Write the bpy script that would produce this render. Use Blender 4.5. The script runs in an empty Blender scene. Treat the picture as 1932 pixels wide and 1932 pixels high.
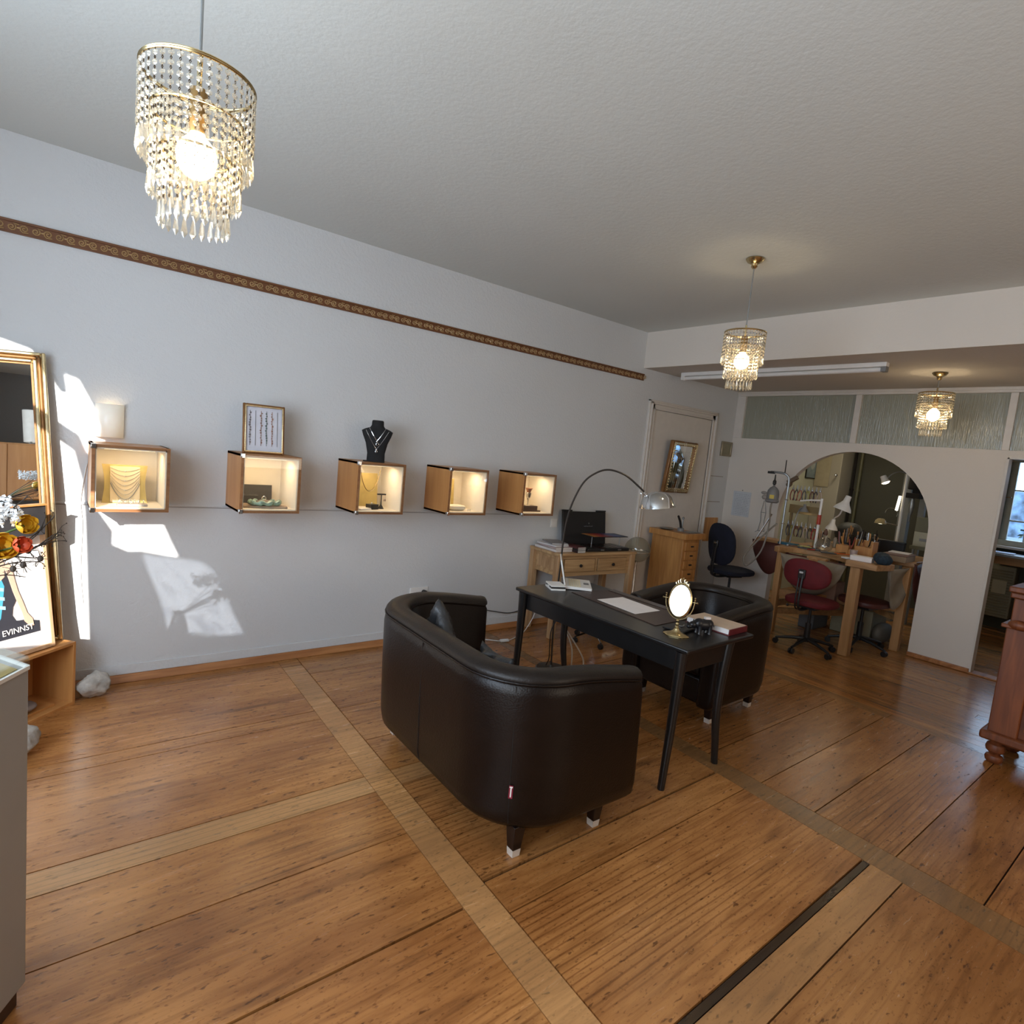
import bpy, bmesh, math, random
from mathutils import Vector, Matrix, Euler
random.seed(7)
PI = math.pi
S = bpy.context.scene
COL = S.collection

# ------------------------------------------------------------------ camera
yaw, pitch, roll = math.radians(51.3898), math.radians(5.95304), math.radians(5.51687)
fw = Vector((math.cos(yaw)*math.cos(pitch), math.sin(yaw)*math.cos(pitch), -math.sin(pitch)))
rt = Vector((math.sin(yaw), -math.cos(yaw), 0)); up = rt.cross(fw)
r2 = rt*math.cos(roll) + up*math.sin(roll); u2 = -rt*math.sin(roll) + up*math.cos(roll)
cam = bpy.data.cameras.new('camera'); co = bpy.data.objects.new('camera', cam); COL.objects.link(co)
M3 = Matrix((r2, u2, -fw)).transposed()
co.matrix_world = Matrix.Translation((0, 0, 1.6)) @ M3.to_4x4()
cam.sensor_width = 36; cam.lens = 1099.16/1932*36; cam.clip_start = 0.05
S.camera = co

# ------------------------------------------------------------------ world, sun, daylight
world = bpy.data.worlds.new('world'); S.world = world; world.use_nodes = True
wn = world.node_tree.nodes; wl = world.node_tree.links
bg = wn['Background']; bg.inputs[0].default_value = (0.50, 0.70, 1.0, 1); bg.inputs[1].default_value = 5.0

def lamp(name, kind, loc, energy, color=(1, 1, 1), direction=None, **kw):
    l = bpy.data.lights.new(name, kind); l.energy = energy; l.color = color
    o = bpy.data.objects.new(name, l); COL.objects.link(o); o.location = loc
    for k, v in kw.items(): setattr(l, k, v)
    if direction is not None: o.rotation_euler = Vector(direction).to_track_quat('-Z', 'Y').to_euler()
    return o
SUN_D = Vector((0.44, 1.0, -0.35))
lamp('sun', 'SUN', (-4, -4, 4), 15.0, (1.0, 0.96, 0.9), SUN_D, angle=0.006)
# daylight coming in through the shop window (street side) and the workshop window, plus two added fill lights
lamp('window_daylight', 'AREA', (-1.14, 1.3, 1.55), 122, (0.84, 0.93, 1.0), (1, 0.1, 0.05), shape='RECTANGLE', size=3.6, size_y=1.8)
lamp('rear_fill', 'AREA', (3.0, -2.55, 1.7), 46, (1.0, 0.84, 0.66), (0.15, 1, 0.1), shape='RECTANGLE', size=3.0, size_y=1.5)  # added fill behind the viewer, warms the right side of the room
lamp('workshop_daylight', 'AREA', (9.9, 1.42, 2.9), 60, (0.45, 0.66, 1.0), (-1, 0, -0.75), shape='RECTANGLE', size=1.6, size_y=1.0)
lamp('workshop_fill', 'AREA', (7.7, 3.1, 2.54), 13, (1.0, 0.88, 0.66), (0, .3, -1), shape='RECTANGLE', size=1.0, size_y=0.3)  # added fill to brighten the workshop, stands for no fitting
S.view_settings.view_transform = 'Standard'; S.view_settings.look = 'None'
S.view_settings.exposure = -0.08; S.view_settings.gamma = 1.0; S.view_settings.use_curve_mapping = False
S.cycles.max_bounces = 8; S.cycles.transparent_max_bounces = 24; S.cycles.diffuse_bounces = 4
S.cycles.caustics_reflective = False; S.cycles.caustics_refractive = False
S.cycles.sample_clamp_indirect = 4.0

# ------------------------------------------------------------------ materials
def newmat(name):
    m = bpy.data.materials.new(name); m.use_nodes = True
    return m, m.node_tree.nodes, m.node_tree.links, m.node_tree.nodes['Principled BSDF']
def mat(name, c, rough=0.5, metal=0.0, var=0.06, scale=14, bump=0.0, bscale=60, spec=0.5, coat=0.0, emit=None, es=0.0, alpha=None):
    m, N, L, b = newmat(name)
    b.inputs['Roughness'].default_value = rough; b.inputs['Metallic'].default_value = metal
    b.inputs['Specular IOR Level'].default_value = spec; b.inputs['Coat Weight'].default_value = coat
    tc = N.new('ShaderNodeTexCoord'); nz = N.new('ShaderNodeTexNoise'); nz.inputs['Scale'].default_value = scale
    nz.inputs['Detail'].default_value = 4
    L.new(tc.outputs['Object'], nz.inputs['Vector'])
    cr = N.new('ShaderNodeValToRGB'); L.new(nz.outputs['Fac'], cr.inputs[0])
    cr.color_ramp.elements[0].position = 0.3; cr.color_ramp.elements[1].position = 0.7
    cr.color_ramp.elements[0].color = (*[x*(1-var) for x in c], 1); cr.color_ramp.elements[1].color = (*[min(1, x*(1+var)) for x in c], 1)
    L.new(cr.outputs[0], b.inputs['Base Color'])
    if bump:
        n2 = N.new('ShaderNodeTexNoise'); n2.inputs['Scale'].default_value = bscale; n2.inputs['Detail'].default_value = 6
        L.new(tc.outputs['Object'], n2.inputs['Vector'])
        bp = N.new('ShaderNodeBump'); bp.inputs['Strength'].default_value = bump; bp.inputs['Distance'].default_value = 0.01
        L.new(n2.outputs['Fac'], bp.inputs['Height']); L.new(bp.outputs[0], b.inputs['Normal'])
    if emit:
        b.inputs['Emission Color'].default_value = (*emit, 1); b.inputs['Emission Strength'].default_value = es
    return m
def wood(name, c1, c2, axis='Z', rough=0.4, scale=1.0, coat=0.0, knots=False):
    m, N, L, b = newmat(name)
    b.inputs['Roughness'].default_value = rough; b.inputs['Coat Weight'].default_value = coat
    tc = N.new('ShaderNodeTexCoord'); mp = N.new('ShaderNodeMapping'); L.new(tc.outputs['Object'], mp.inputs[0])
    sc = {'X': (1.2, 14, 14), 'Y': (14, 1.2, 14), 'Z': (14, 14, 1.2)}[axis]
    mp.inputs['Scale'].default_value = [s*scale for s in sc]
    nz = N.new('ShaderNodeTexNoise'); nz.inputs['Scale'].default_value = 2.0; nz.inputs['Detail'].default_value = 7; nz.inputs['Distortion'].default_value = 0.6
    L.new(mp.outputs[0], nz.inputs['Vector'])
    cr = N.new('ShaderNodeValToRGB'); L.new(nz.outputs['Fac'], cr.inputs[0])
    cr.color_ramp.elements[0].position = 0.33; cr.color_ramp.elements[1].position = 0.68
    cr.color_ramp.elements[0].color = (*c1, 1); cr.color_ramp.elements[1].color = (*c2, 1)
    L.new(cr.outputs[0], b.inputs['Base Color'])
    return m
def thin(name, tint=(1, 1, 1), gloss=0.12, rough=0.02, haze=0.0, hazecol=(0.8, 0.8, 0.8)):
    m = bpy.data.materials.new(name); m.use_nodes = True; N = m.node_tree.nodes; L = m.node_tree.links
    N.clear(); out = N.new('ShaderNodeOutputMaterial')
    t = N.new('ShaderNodeBsdfTransparent'); t.inputs[0].default_value = (*tint, 1)
    g = N.new('ShaderNodeBsdfGlossy'); g.inputs['Roughness'].default_value = rough
    fr = N.new('ShaderNodeLayerWeight'); fr.inputs[0].default_value = 0.5
    pw = N.new('ShaderNodeMath'); pw.operation = 'POWER'; L.new(fr.outputs['Facing'], pw.inputs[0]); pw.inputs[1].default_value = 5.0
    ml = N.new('ShaderNodeMath'); ml.operation = 'MULTIPLY_ADD'; L.new(pw.outputs[0], ml.inputs[0]); ml.inputs[1].default_value = 0.8; ml.inputs[2].default_value = 0.04+gloss*0.5
    mx = N.new('ShaderNodeMixShader'); L.new(ml.outputs[0], mx.inputs[0]); L.new(t.outputs[0], mx.inputs[1]); L.new(g.outputs[0], mx.inputs[2])
    last = mx
    if haze:
        d = N.new('ShaderNodeBsdfTranslucent'); d.inputs[0].default_value = (*hazecol, 1)
        df = N.new('ShaderNodeBsdfDiffuse'); df.inputs[0].default_value = (*hazecol, 1)
        a = N.new('ShaderNodeMixShader'); a.inputs[0].default_value = 0.5; L.new(d.outputs[0], a.inputs[1]); L.new(df.outputs[0], a.inputs[2])
        m2 = N.new('ShaderNodeMixShader'); m2.inputs[0].default_value = haze; L.new(mx.outputs[0], m2.inputs[1]); L.new(a.outputs[0], m2.inputs[2]); last = m2
    L.new(last.outputs[0], out.inputs[0])
    return m
def emis(name, c, s):
    m, N, L, b = newmat(name); b.inputs['Base Color'].default_value = (*c, 1)
    b.inputs['Emission Color'].default_value = (*c, 1); b.inputs['Emission Strength'].default_value = s
    nz = N.new('ShaderNodeTexNoise'); nz.inputs['Scale'].default_value = 3
    return m
def plaster(name, c, bump=0.35, scale=55):
    m, N, L, b = newmat(name); b.inputs['Roughness'].default_value = 0.9; b.inputs['Specular IOR Level'].default_value = 0.2
    tc = N.new('ShaderNodeTexCoord')
    n1 = N.new('ShaderNodeTexNoise'); n1.inputs['Scale'].default_value = 1.3; n1.inputs['Detail'].default_value = 3; L.new(tc.outputs['Object'], n1.inputs['Vector'])
    cr = N.new('ShaderNodeValToRGB'); L.new(n1.outputs['Fac'], cr.inputs[0])
    cr.color_ramp.elements[0].color = (*[x*0.97 for x in c], 1); cr.color_ramp.elements[1].color = (*[min(1, x*1.03) for x in c], 1)
    L.new(cr.outputs[0], b.inputs['Base Color'])
    n2 = N.new('ShaderNodeTexNoise'); n2.inputs['Scale'].default_value = scale; n2.inputs['Detail'].default_value = 5; n2.inputs['Roughness'].default_value = 0.6
    L.new(tc.outputs['Object'], n2.inputs['Vector'])
    bp = N.new('ShaderNodeBump'); bp.inputs['Strength'].default_value = bump; bp.inputs['Distance'].default_value = 0.012
    L.new(n2.outputs['Fac'], bp.inputs['Height']); L.new(bp.outputs[0], b.inputs['Normal'])
    return m
def floormat(name, axis, scratch=1.0, RMIN=0.17):
    m, N, L, b = newmat(name)
    tc = N.new('ShaderNodeTexCoord'); at = N.new('ShaderNodeAttribute'); at.attribute_name = 'tone'
    sep = N.new('ShaderNodeSeparateColor'); L.new(at.outputs['Color'], sep.inputs[0])
    off = N.new('ShaderNodeCombineXYZ')
    mu = N.new('ShaderNodeMath'); mu.operation = 'MULTIPLY'; mu.inputs[1].default_value = 37.0; L.new(sep.outputs[1], mu.inputs[0])
    L.new(mu.outputs[0], off.inputs[2])
    ad = N.new('ShaderNodeVectorMath'); L.new(tc.outputs['Object'], ad.inputs[0]); L.new(off.outputs[0], ad.inputs[1])
    def mapped(sl, sa, extra=1.0):
        mp = N.new('ShaderNodeMapping'); L.new(ad.outputs[0], mp.inputs[0])
        mp.inputs['Scale'].default_value = (sl, sa, 1) if axis == 'X' else (sa, sl, 1)
        return mp
    # broad tone
    mb = mapped(0.9, 3.0); nb = N.new('ShaderNodeTexNoise'); nb.inputs['Scale'].default_value = 1.4; nb.inputs['Detail'].default_value = 4; L.new(mb.outputs[0], nb.inputs['Vector'])
    # grain lines
    mg = mapped(1.1, 11); ng = N.new('ShaderNodeTexNoise'); ng.inputs['Scale'].default_value = 3.2; ng.inputs['Detail'].default_value = 8; ng.inputs['Roughness'].default_value = 0.62; ng.inputs['Distortion'].default_value = 0.8; L.new(mg.outputs[0], ng.inputs['Vector'])
    # cathedral figure
    mw = mapped(0.35, 5.0); nw = N.new('ShaderNodeTexWave'); nw.bands_direction = 'Y' if axis == 'X' else 'X'
    nw.inputs['Scale'].default_value = 2.2; nw.inputs['Distortion'].default_value = 7; nw.inputs['Detail'].default_value = 2; nw.inputs['Detail Scale'].default_value = 0.6; L.new(mw.outputs[0], nw.inputs['Vector'])
    # dark dents
    md = mapped(20, 60); nd = N.new('ShaderNodeTexNoise'); nd.inputs['Scale'].default_value = 1.0; nd.inputs['Detail'].default_value = 3; L.new(md.outputs[0], nd.inputs['Vector'])
    rd = N.new('ShaderNodeValToRGB'); rd.color_ramp.elements[0].position = 0.64; rd.color_ramp.elements[0].color = (0, 0, 0, 1); rd.color_ramp.elements[1].position = 0.70; rd.color_ramp.elements[1].color = (1, 1, 1, 1)
    L.new(nd.outputs['Fac'], rd.inputs[0])
    # dark stains along the grain
    ms = mapped(1.1, 9); ns = N.new('ShaderNodeTexNoise'); ns.inputs['Scale'].default_value = 1.5; ns.inputs['Detail'].default_value = 6; L.new(ms.outputs[0], ns.inputs['Vector'])
    rs = N.new('ShaderNodeValToRGB'); rs.color_ramp.elements[0].position = 0.58; rs.color_ramp.elements[0].color = (0, 0, 0, 1); rs.color_ramp.elements[1].position = 0.74; rs.color_ramp.elements[1].color = (1, 1, 1, 1)
    L.new(ns.outputs['Fac'], rs.inputs[0])
    cr = N.new('ShaderNodeValToRGB'); L.new(nb.outputs['Fac'], cr.inputs[0])
    cr.color_ramp.elements[0].position = 0.3; cr.color_ramp.elements[1].position = 0.72
    cr.color_ramp.elements[0].color = (0.38, 0.155, 0.044, 1); cr.color_ramp.elements[1].color = (0.60, 0.285, 0.095, 1)
    def mix(fac, a, bcol, mode='MULTIPLY', f=1.0):
        mx = N.new('ShaderNodeMix'); mx.data_type = 'RGBA'; mx.blend_type = mode
        if isinstance(fac, (int, float)): mx.inputs[0].default_value = fac
        else:
            q = N.new('ShaderNodeMath'); q.operation = 'MULTIPLY'; q.inputs[1].default_value = f; L.new(fac, q.inputs[0]); L.new(q.outputs[0], mx.inputs[0])
        L.new(a, mx.inputs[6])
        if isinstance(bcol, tuple): mx.inputs[7].default_value = bcol
        else: L.new(bcol, mx.inputs[7])
        return mx.outputs[2]
    rg = N.new('ShaderNodeValToRGB'); rg.color_ramp.elements[0].position = 0.36; rg.color_ramp.elements[0].color = (0.66, 0.58, 0.50, 1); rg.color_ramp.elements[1].position = 0.56; rg.color_ramp.elements[1].color = (1.08, 1.06, 1.04, 1)
    L.new(ng.outputs['Fac'], rg.inputs[0])
    c = mix(0.75, cr.outputs[0], rg.outputs[0])
    rw = N.new('ShaderNodeValToRGB'); rw.color_ramp.elements[0].position = 0.0; rw.color_ramp.elements[0].color = (0.45, 0.36, 0.30, 1); rw.color_ramp.elements[1].position = 0.22; rw.color_ramp.elements[1].color = (1, 1, 1, 1)
    L.new(nw.outputs['Fac'], rw.inputs[0])
    # the figure only shows in places
    mk = mapped(0.5, 1.3); nk = N.new('ShaderNodeTexNoise'); nk.inputs['Scale'].default_value = 1.2; L.new(mk.outputs[0], nk.inputs['Vector'])
    rk = N.new('ShaderNodeMapRange'); rk.inputs[1].default_value = 0.46; rk.inputs[2].default_value = 0.62; L.new(nk.outputs['Fac'], rk.inputs[0])
    c = mix(rk.outputs[0], c, rw.outputs[0], 'MULTIPLY', 0.75)
    # large worn and darkened areas of the whole floor
    nl = N.new('ShaderNodeTexNoise'); nl.inputs['Scale'].default_value = 0.9; nl.inputs['Detail'].default_value = 5; L.new(tc.outputs['Object'], nl.inputs['Vector'])
    rl = N.new('ShaderNodeValToRGB'); rl.color_ramp.elements[0].position = 0.35; rl.color_ramp.elements[0].color = (0.80, 0.74, 0.68, 1); rl.color_ramp.elements[1].position = 0.62; rl.color_ramp.elements[1].color = (1.08, 1.08, 1.06, 1)
    L.new(nl.outputs['Fac'], rl.inputs[0]); c = mix(1.0, c, rl.outputs[0])
    # fine dark specks
    mf = mapped(55, 110); nf = N.new('ShaderNodeTexNoise'); nf.inputs['Scale'].default_value = 1.0; nf.inputs['Detail'].default_value = 2; L.new(mf.outputs[0], nf.inputs['Vector'])
    rf = N.new('ShaderNodeMapRange'); rf.inputs[1].default_value = 0.60; rf.inputs[2].default_value = 0.72; L.new(nf.outputs['Fac'], rf.inputs[0]); c = mix(rf.outputs[0], c, (0.45, 0.38, 0.33, 1), 'MULTIPLY', 0.7)
    c = mix(rs.outputs[0], c, (0.36, 0.31, 0.29, 1), 'MULTIPLY', 0.85)
    c = mix(rd.outputs[0], c, (0.25, 0.2, 0.17, 1), 'MULTIPLY', 0.8*scratch)
    # per-board tint: R brightness, B greyness
    br = N.new('ShaderNodeVectorMath'); br.operation = 'SCALE'; L.new(c, br.inputs[0]); L.new(sep.outputs[0], br.inputs['Scale'])
    c = mix(sep.outputs[2], br.outputs[0], (0.40, 0.275, 0.135, 1), 'MIX', 0.6)
    L.new(c, b.inputs['Base Color'])
    rr = N.new('ShaderNodeMapRange'); rr.inputs[3].default_value = RMIN; rr.inputs[4].default_value = RMIN+0.16; L.new(ng.outputs['Fac'], rr.inputs[0]); L.new(rr.outputs[0], b.inputs['Roughness'])
    b.inputs['Specular IOR Level'].default_value = 0.75
    hs = N.new('ShaderNodeMath'); hs.operation = 'SUBTRACT'; L.new(ng.outputs['Fac'], hs.inputs[0]); L.new(rd.outputs[0], hs.inputs[1])
    bp = N.new('ShaderNodeBump'); bp.inputs['Strength'].default_value = 0.22; bp.inputs['Distance'].default_value = 0.004; L.new(hs.outputs[0], bp.inputs['Height']); L.new(bp.outputs[0], b.inputs['Normal'])
    return m

m_wall = plaster('white_woodchip_wall', (0.65, 0.66, 0.665))
m_wall2 = plaster('white_partition_paint', (0.74, 0.68, 0.61), 0.15, 70)
m_ceil = plaster('ceiling_plaster', (0.655, 0.68, 0.655), 0.15, 38)
m_soff = plaster('soffit_plaster', (0.64, 0.59, 0.53), 0.3, 40)
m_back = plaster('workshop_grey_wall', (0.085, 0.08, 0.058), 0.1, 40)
m_pale = plaster('workshop_pale_wall', (0.50, 0.50, 0.38), 0.1, 40)
m_paint = mat('white_gloss_paint', (0.68, 0.63, 0.57), 0.35, var=0.03)
m_floorX = floormat('old_pine_boards', 'X'); m_floorY = floormat('pine_strip_boards', 'Y', 0.7, 0.11)
m_dark = mat('dark_gap', (0.012, 0.008, 0.006), 0.9)
m_skirt = wood('orange_skirting', (0.30, 0.11, 0.035), (0.50, 0.22, 0.08), 'X', 0.35)
m_beech = wood('beech_veneer', (0.50, 0.215, 0.062), (0.60, 0.285, 0.092), 'Z', 0.38, 0.6)
m_beech_edge = wood('beech_edge', (0.22, 0.085, 0.03), (0.36, 0.16, 0.06), 'X', 0.4)
m_lining = mat('cream_lining', (0.82, 0.75, 0.64), 0.6, var=0.03)
m_pane = thin('clear_pane', (0.98, 0.99, 0.98), 0.03)
m_pine = wood('console_pine', (0.34, 0.19, 0.08), (0.56, 0.36, 0.18), 'X', 0.45)
m_pinez = wood('console_pine_leg', (0.36, 0.20, 0.09), (0.56, 0.36, 0.19), 'Z', 0.45)
m_cabw = wood('side_cabinet_wood', (0.40, 0.18, 0.055), (0.56, 0.28, 0.09), 'Z', 0.4)
m_bench = wood('workbench_wood', (0.30, 0.15, 0.055), (0.47, 0.26, 0.11), 'Y', 0.5)
m_benchz = wood('workbench_leg_wood', (0.36, 0.18, 0.06), (0.50, 0.27, 0.11), 'Z', 0.5)
m_red_w = wood('reddish_pine', (0.11, 0.028, 0.008), (0.22, 0.062, 0.017), 'Z', 0.5)
m_black = mat('black_stained_wood', (0.010, 0.009, 0.009), 0.33, var=0.2)
m_leather = mat('dark_brown_leather', (0.008, 0.0042, 0.003), 0.33, var=0.15, bump=0.14, bscale=130, spec=0.28)
m_rim = mat('leather_rim', (0.012, 0.0078, 0.006), 0.42, var=0.15, bump=0.14, bscale=130, spec=0.35)
m_thread = mat('seam_thread', (0.006, 0.004, 0.003), 0.7)
m_leg = mat('dark_brown_lacquer', (0.012, 0.006, 0.005), 0.25)
m_tip = mat('pale_leg_tip', (0.62, 0.55, 0.48), 0.5)
m_brass = mat('brass', (0.60, 0.48, 0.26), 0.25, 1.0)
m_gold = mat('gold_leaf', (0.80, 0.66, 0.40), 0.25, 1.0, var=0.12, scale=40)
m_goldmat = mat('gold_fabric', (0.50, 0.38, 0.14), 0.42, 0.5, var=0.15, bump=0.3, bscale=12)
m_dkgold = mat('dark_gilded_wood', (0.24, 0.11, 0.035), 0.38, 0.35, var=0.2)
m_chrome = mat('chrome', (0.78, 0.80, 0.82), 0.12, 1.0)
m_steel = mat('grey_steel', (0.30, 0.31, 0.31), 0.38, 0.8)
m_grey = mat('grey_enamel', (0.20, 0.20, 0.20), 0.45)
m_mirror = mat('mirror_glass', (0.86, 0.88, 0.86), 0.01, 1.0, var=0.0)
m_white = mat('white_plastic', (0.80, 0.78, 0.75), 0.35, var=0.02)
m_paper = mat('white_paper', (0.85, 0.80, 0.78), 0.8, var=0.02)
m_blackp = mat('black_plastic', (0.012, 0.012, 0.013), 0.4)
m_darksteel = mat('dark_steel', (0.10, 0.095, 0.09), 0.3, 0.9)
m_velvet = mat('black_velvet', (0.008, 0.008, 0.009), 0.85, var=0.3)
m_navy = mat('navy_fabric', (0.007, 0.009, 0.022), 0.9, var=0.2, bump=0.2, bscale=300)
m_redf = mat('dark_red_fabric', (0.12, 0.005, 0.009), 0.75, var=0.15, bump=0.2, bscale=250)
m_redd = mat('maroon_leather', (0.085, 0.02, 0.014), 0.55, var=0.3, scale=5)
m_hide = mat('tan_leather_apron', (0.27, 0.225, 0.165), 0.7, var=0.2, scale=5, bump=0.2, bscale=20)
m_silver = mat('silver', (0.80, 0.80, 0.80), 0.18, 1.0)
m_shade = mat('lit_opal_glass', (0.75, 0.73, 0.70), 0.3, emit=(1.0, 0.80, 0.50), es=0.28)
m_stone = mat('rough_grey_stone', (0.42, 0.39, 0.35), 0.95, var=0.3, scale=18, bump=1.0, bscale=22)
m_bulb = emis('glowing_bulb', (1.0, 0.78, 0.48), 58)
m_crys = thin('crystal_glass', (0.93, 0.92, 0.88), 0.42, 0.05, 0.15, (0.90, 0.82, 0.66))
m_clearg = thin('clear_globe_glass', (0.82, 0.84, 0.80), 0.25, 0.03, 0.06)
m_frost = None

# ------------------------------------------------------------------ mesh builder
class MB:
    def __init__(s): s.v = []; s.f = []; s.m = []; s.mi = 0; s.X = None
    def _add(s, vs, fs):
        b = len(s.v)
        if s.X is not None: vs = [s.X @ Vector(p) for p in vs]
        s.v += [tuple(p) for p in vs]; s.f += [tuple(b+i for i in f) for f in fs]; s.m += [s.mi]*len(fs); return s
    def box(s, x0, x1, y0, y1, z0, z1):
        return s._add([(x0,y0,z0),(x1,y0,z0),(x1,y1,z0),(x0,y1,z0),(x0,y0,z1),(x1,y0,z1),(x1,y1,z1),(x0,y1,z1)],
                      [(0,3,2,1),(4,5,6,7),(0,1,5,4),(1,2,6,5),(2,3,7,6),(3,0,4,7)])
    def bx(s, c, d): return s.box(c[0]-d[0]/2, c[0]+d[0]/2, c[1]-d[1]/2, c[1]+d[1]/2, c[2]-d[2]/2, c[2]+d[2]/2)
    def taper(s, c0, d0, c1, d1):   # box between two horizontal rectangles
        v = []
        for c, d in ((c0, d0), (c1, d1)):
            v += [(c[0]-d[0]/2,c[1]-d[1]/2,c[2]),(c[0]+d[0]/2,c[1]-d[1]/2,c[2]),(c[0]+d[0]/2,c[1]+d[1]/2,c[2]),(c[0]-d[0]/2,c[1]+d[1]/2,c[2])]
        return s._add(v, [(0,3,2,1),(4,5,6,7),(0,1,5,4),(1,2,6,5),(2,3,7,6),(3,0,4,7)])
    def beam(s, p, q, w, h):        # rectangular bar from p to q
        p = Vector(p); q = Vector(q); d = (q-p).normalized()
        a = d.cross(Vector((0,0,1)))
        if a.length < 0.01: a = Vector((1,0,0))
        a.normalize(); b = a.cross(d); vs = []
        for c in (p, q):
            for i, j in ((-1,-1),(1,-1),(1,1),(-1,1)): vs.append(c + a*w/2*i + b*h/2*j)
        return s._add(vs, [(0,3,2,1),(4,5,6,7),(0,1,5,4),(1,2,6,5),(2,3,7,6),(3,0,4,7)])
    def prism(s, poly, z0, z1):
        n = len(poly); vs = [(x, y, z0) for x, y in poly] + [(x, y, z1) for x, y in poly]
        fs = [tuple(range(n-1, -1, -1)), tuple(range(n, 2*n))] + [(i, (i+1) % n, n+(i+1) % n, n+i) for i in range(n)]
        return s._add(vs, fs)
    def tube(s, pts, r, n=8, cap=True, closed=False):
        pts = [Vector(p) for p in pts]; m = len(pts)
        rs = list(r) if hasattr(r, '__len__') else [r]*m
        vs = []; prev = None
        for i, p in enumerate(pts):
            if closed: d = pts[(i+1) % m] - pts[i-1]
            else: d = pts[min(i+1, m-1)] - pts[max(i-1, 0)]
            if d.length < 1e-9: d = Vector((0,0,1))
            d.normalize()
            a = prev - d*prev.dot(d) if prev is not None else (d.cross(Vector((0,0,1))) if abs(d.z) < 0.95 else d.cross(Vector((0,1,0))))
            if a.length < 1e-6: a = d.cross(Vector((1,0,0)))
            a.normalize(); prev = a; b = d.cross(a)
            for k in range(n):
                t = 2*PI*k/n; vs.append(p + (a*math.cos(t) + b*math.sin(t))*rs[i])
        fs = []
        for i in range(m if closed else m-1):
            j = (i+1) % m
            for k in range(n): fs.append((i*n+k, i*n+(k+1) % n, j*n+(k+1) % n, j*n+k))
        if cap and not closed: fs += [tuple(range(n-1, -1, -1)), tuple((m-1)*n+k for k in range(n))]
        return s._add(vs, fs)
    def lathe(s, prof, c=(0,0,0), n=24, cap=True):
        vs = []; m = len(prof)
        for r, z in prof:
            for k in range(n):
                t = 2*PI*k/n; vs.append((c[0]+max(r,1e-5)*math.cos(t), c[1]+max(r,1e-5)*math.sin(t), c[2]+z))
        fs = [(i*n+k, i*n+(k+1) % n, (i+1)*n+(k+1) % n, (i+1)*n+k) for i in range(m-1) for k in range(n)]
        if cap: fs += [tuple(range(n-1, -1, -1)), tuple((m-1)*n+k for k in range(n))]
        return s._add(vs, fs)
    def ball(s, c, r, n=12, m=8, e=1.0, e2=1.0):   # superellipsoid
        rr = r if hasattr(r, '__len__') else (r, r, r)
        def p(t, k): return math.copysign(abs(t)**k, t)
        vs = [(c[0], c[1], c[2]-rr[2])]
        for i in range(1, m):
            a = -PI/2 + PI*i/m
            for k in range(n):
                t = 2*PI*k/n
                vs.append((c[0]+rr[0]*p(math.cos(a), e2)*p(math.cos(t), e), c[1]+rr[1]*p(math.cos(a), e2)*p(math.sin(t), e), c[2]+rr[2]*p(math.sin(a), e2)))
        vs.append((c[0], c[1], c[2]+rr[2])); top = len(vs)-1; fs = []
        for k in range(n): fs.append((0, 1+(k+1) % n, 1+k))
        for i in range(m-2):
            for k in range(n): fs.append((1+i*n+k, 1+i*n+(k+1) % n, 1+(i+1)*n+(k+1) % n, 1+(i+1)*n+k))
        for k in range(n): fs.append((top, 1+(m-2)*n+k, 1+(m-2)*n+(k+1) % n))
        return s._add(vs, fs)
    def torus(s, c, R, r, n=32, k=6, ax='Z'):
        pts = []
        for i in range(n):
            t = 2*PI*i/n; a, b = R*math.cos(t), R*math.sin(t)
            pts.append({'Z': (c[0]+a, c[1]+b, c[2]), 'X': (c[0], c[1]+a, c[2]+b), 'Y': (c[0]+a, c[1], c[2]+b)}[ax])
        return s.tube(pts, r, k, closed=True)
    def quad(s, *p): return s._add(list(p), [tuple(range(len(p)))])

def O(name, mb, mt, parent=None, label=None, cat=None, group=None, kind=None, bevel=0, smooth=True, sub=0, ang=35):
    me = bpy.data.meshes.new(name); me.from_pydata(mb.v, [], mb.f)
    mats = mt if isinstance(mt, (list, tuple)) else [mt]
    for q in mats: me.materials.append(q)
    if len(mats) > 1: me.polygons.foreach_set('material_index', mb.m)
    me.update()
    if smooth:
        me.polygons.foreach_set('use_smooth', [True]*len(me.polygons)); me.set_sharp_from_angle(angle=math.radians(ang))
    o = bpy.data.objects.new(name, me); COL.objects.link(o)
    if parent is not None: o.parent = parent
    if bevel:
        b = o.modifiers.new('bevel', 'BEVEL'); b.width = bevel; b.segments = 2; b.limit_method = 'ANGLE'; b.angle_limit = math.radians(40)
    if sub:
        b = o.modifiers.new('sub', 'SUBSURF'); b.levels = sub; b.render_levels = sub
    tag(o, label, cat, group, kind); return o
def tag(o, label=None, cat=None, group=None, kind=None):
    if label: o['label'] = label
    if cat: o['category'] = cat
    if group: o['group'] = group
    if kind: o['kind'] = kind
def T(name, label, cat, loc=(0,0,0), rz=0, group=None, rot=None):
    o = bpy.data.objects.new(name, None); COL.objects.link(o); o.location = loc; o.empty_display_size = 0.1
    o.rotation_euler = rot if rot else (0, 0, rz); tag(o, label, cat, group); return o
def ST(name, mb, mt, parent=None, **kw):
    return O(name, mb, mt, parent, kind=None if parent else 'structure', **kw)
def copy_tree(o, parent=None):
    c = o.copy(); COL.objects.link(c)
    if parent is not None: c.parent = parent
    for ch in list(o.children): copy_tree(ch, c)
    return c
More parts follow.
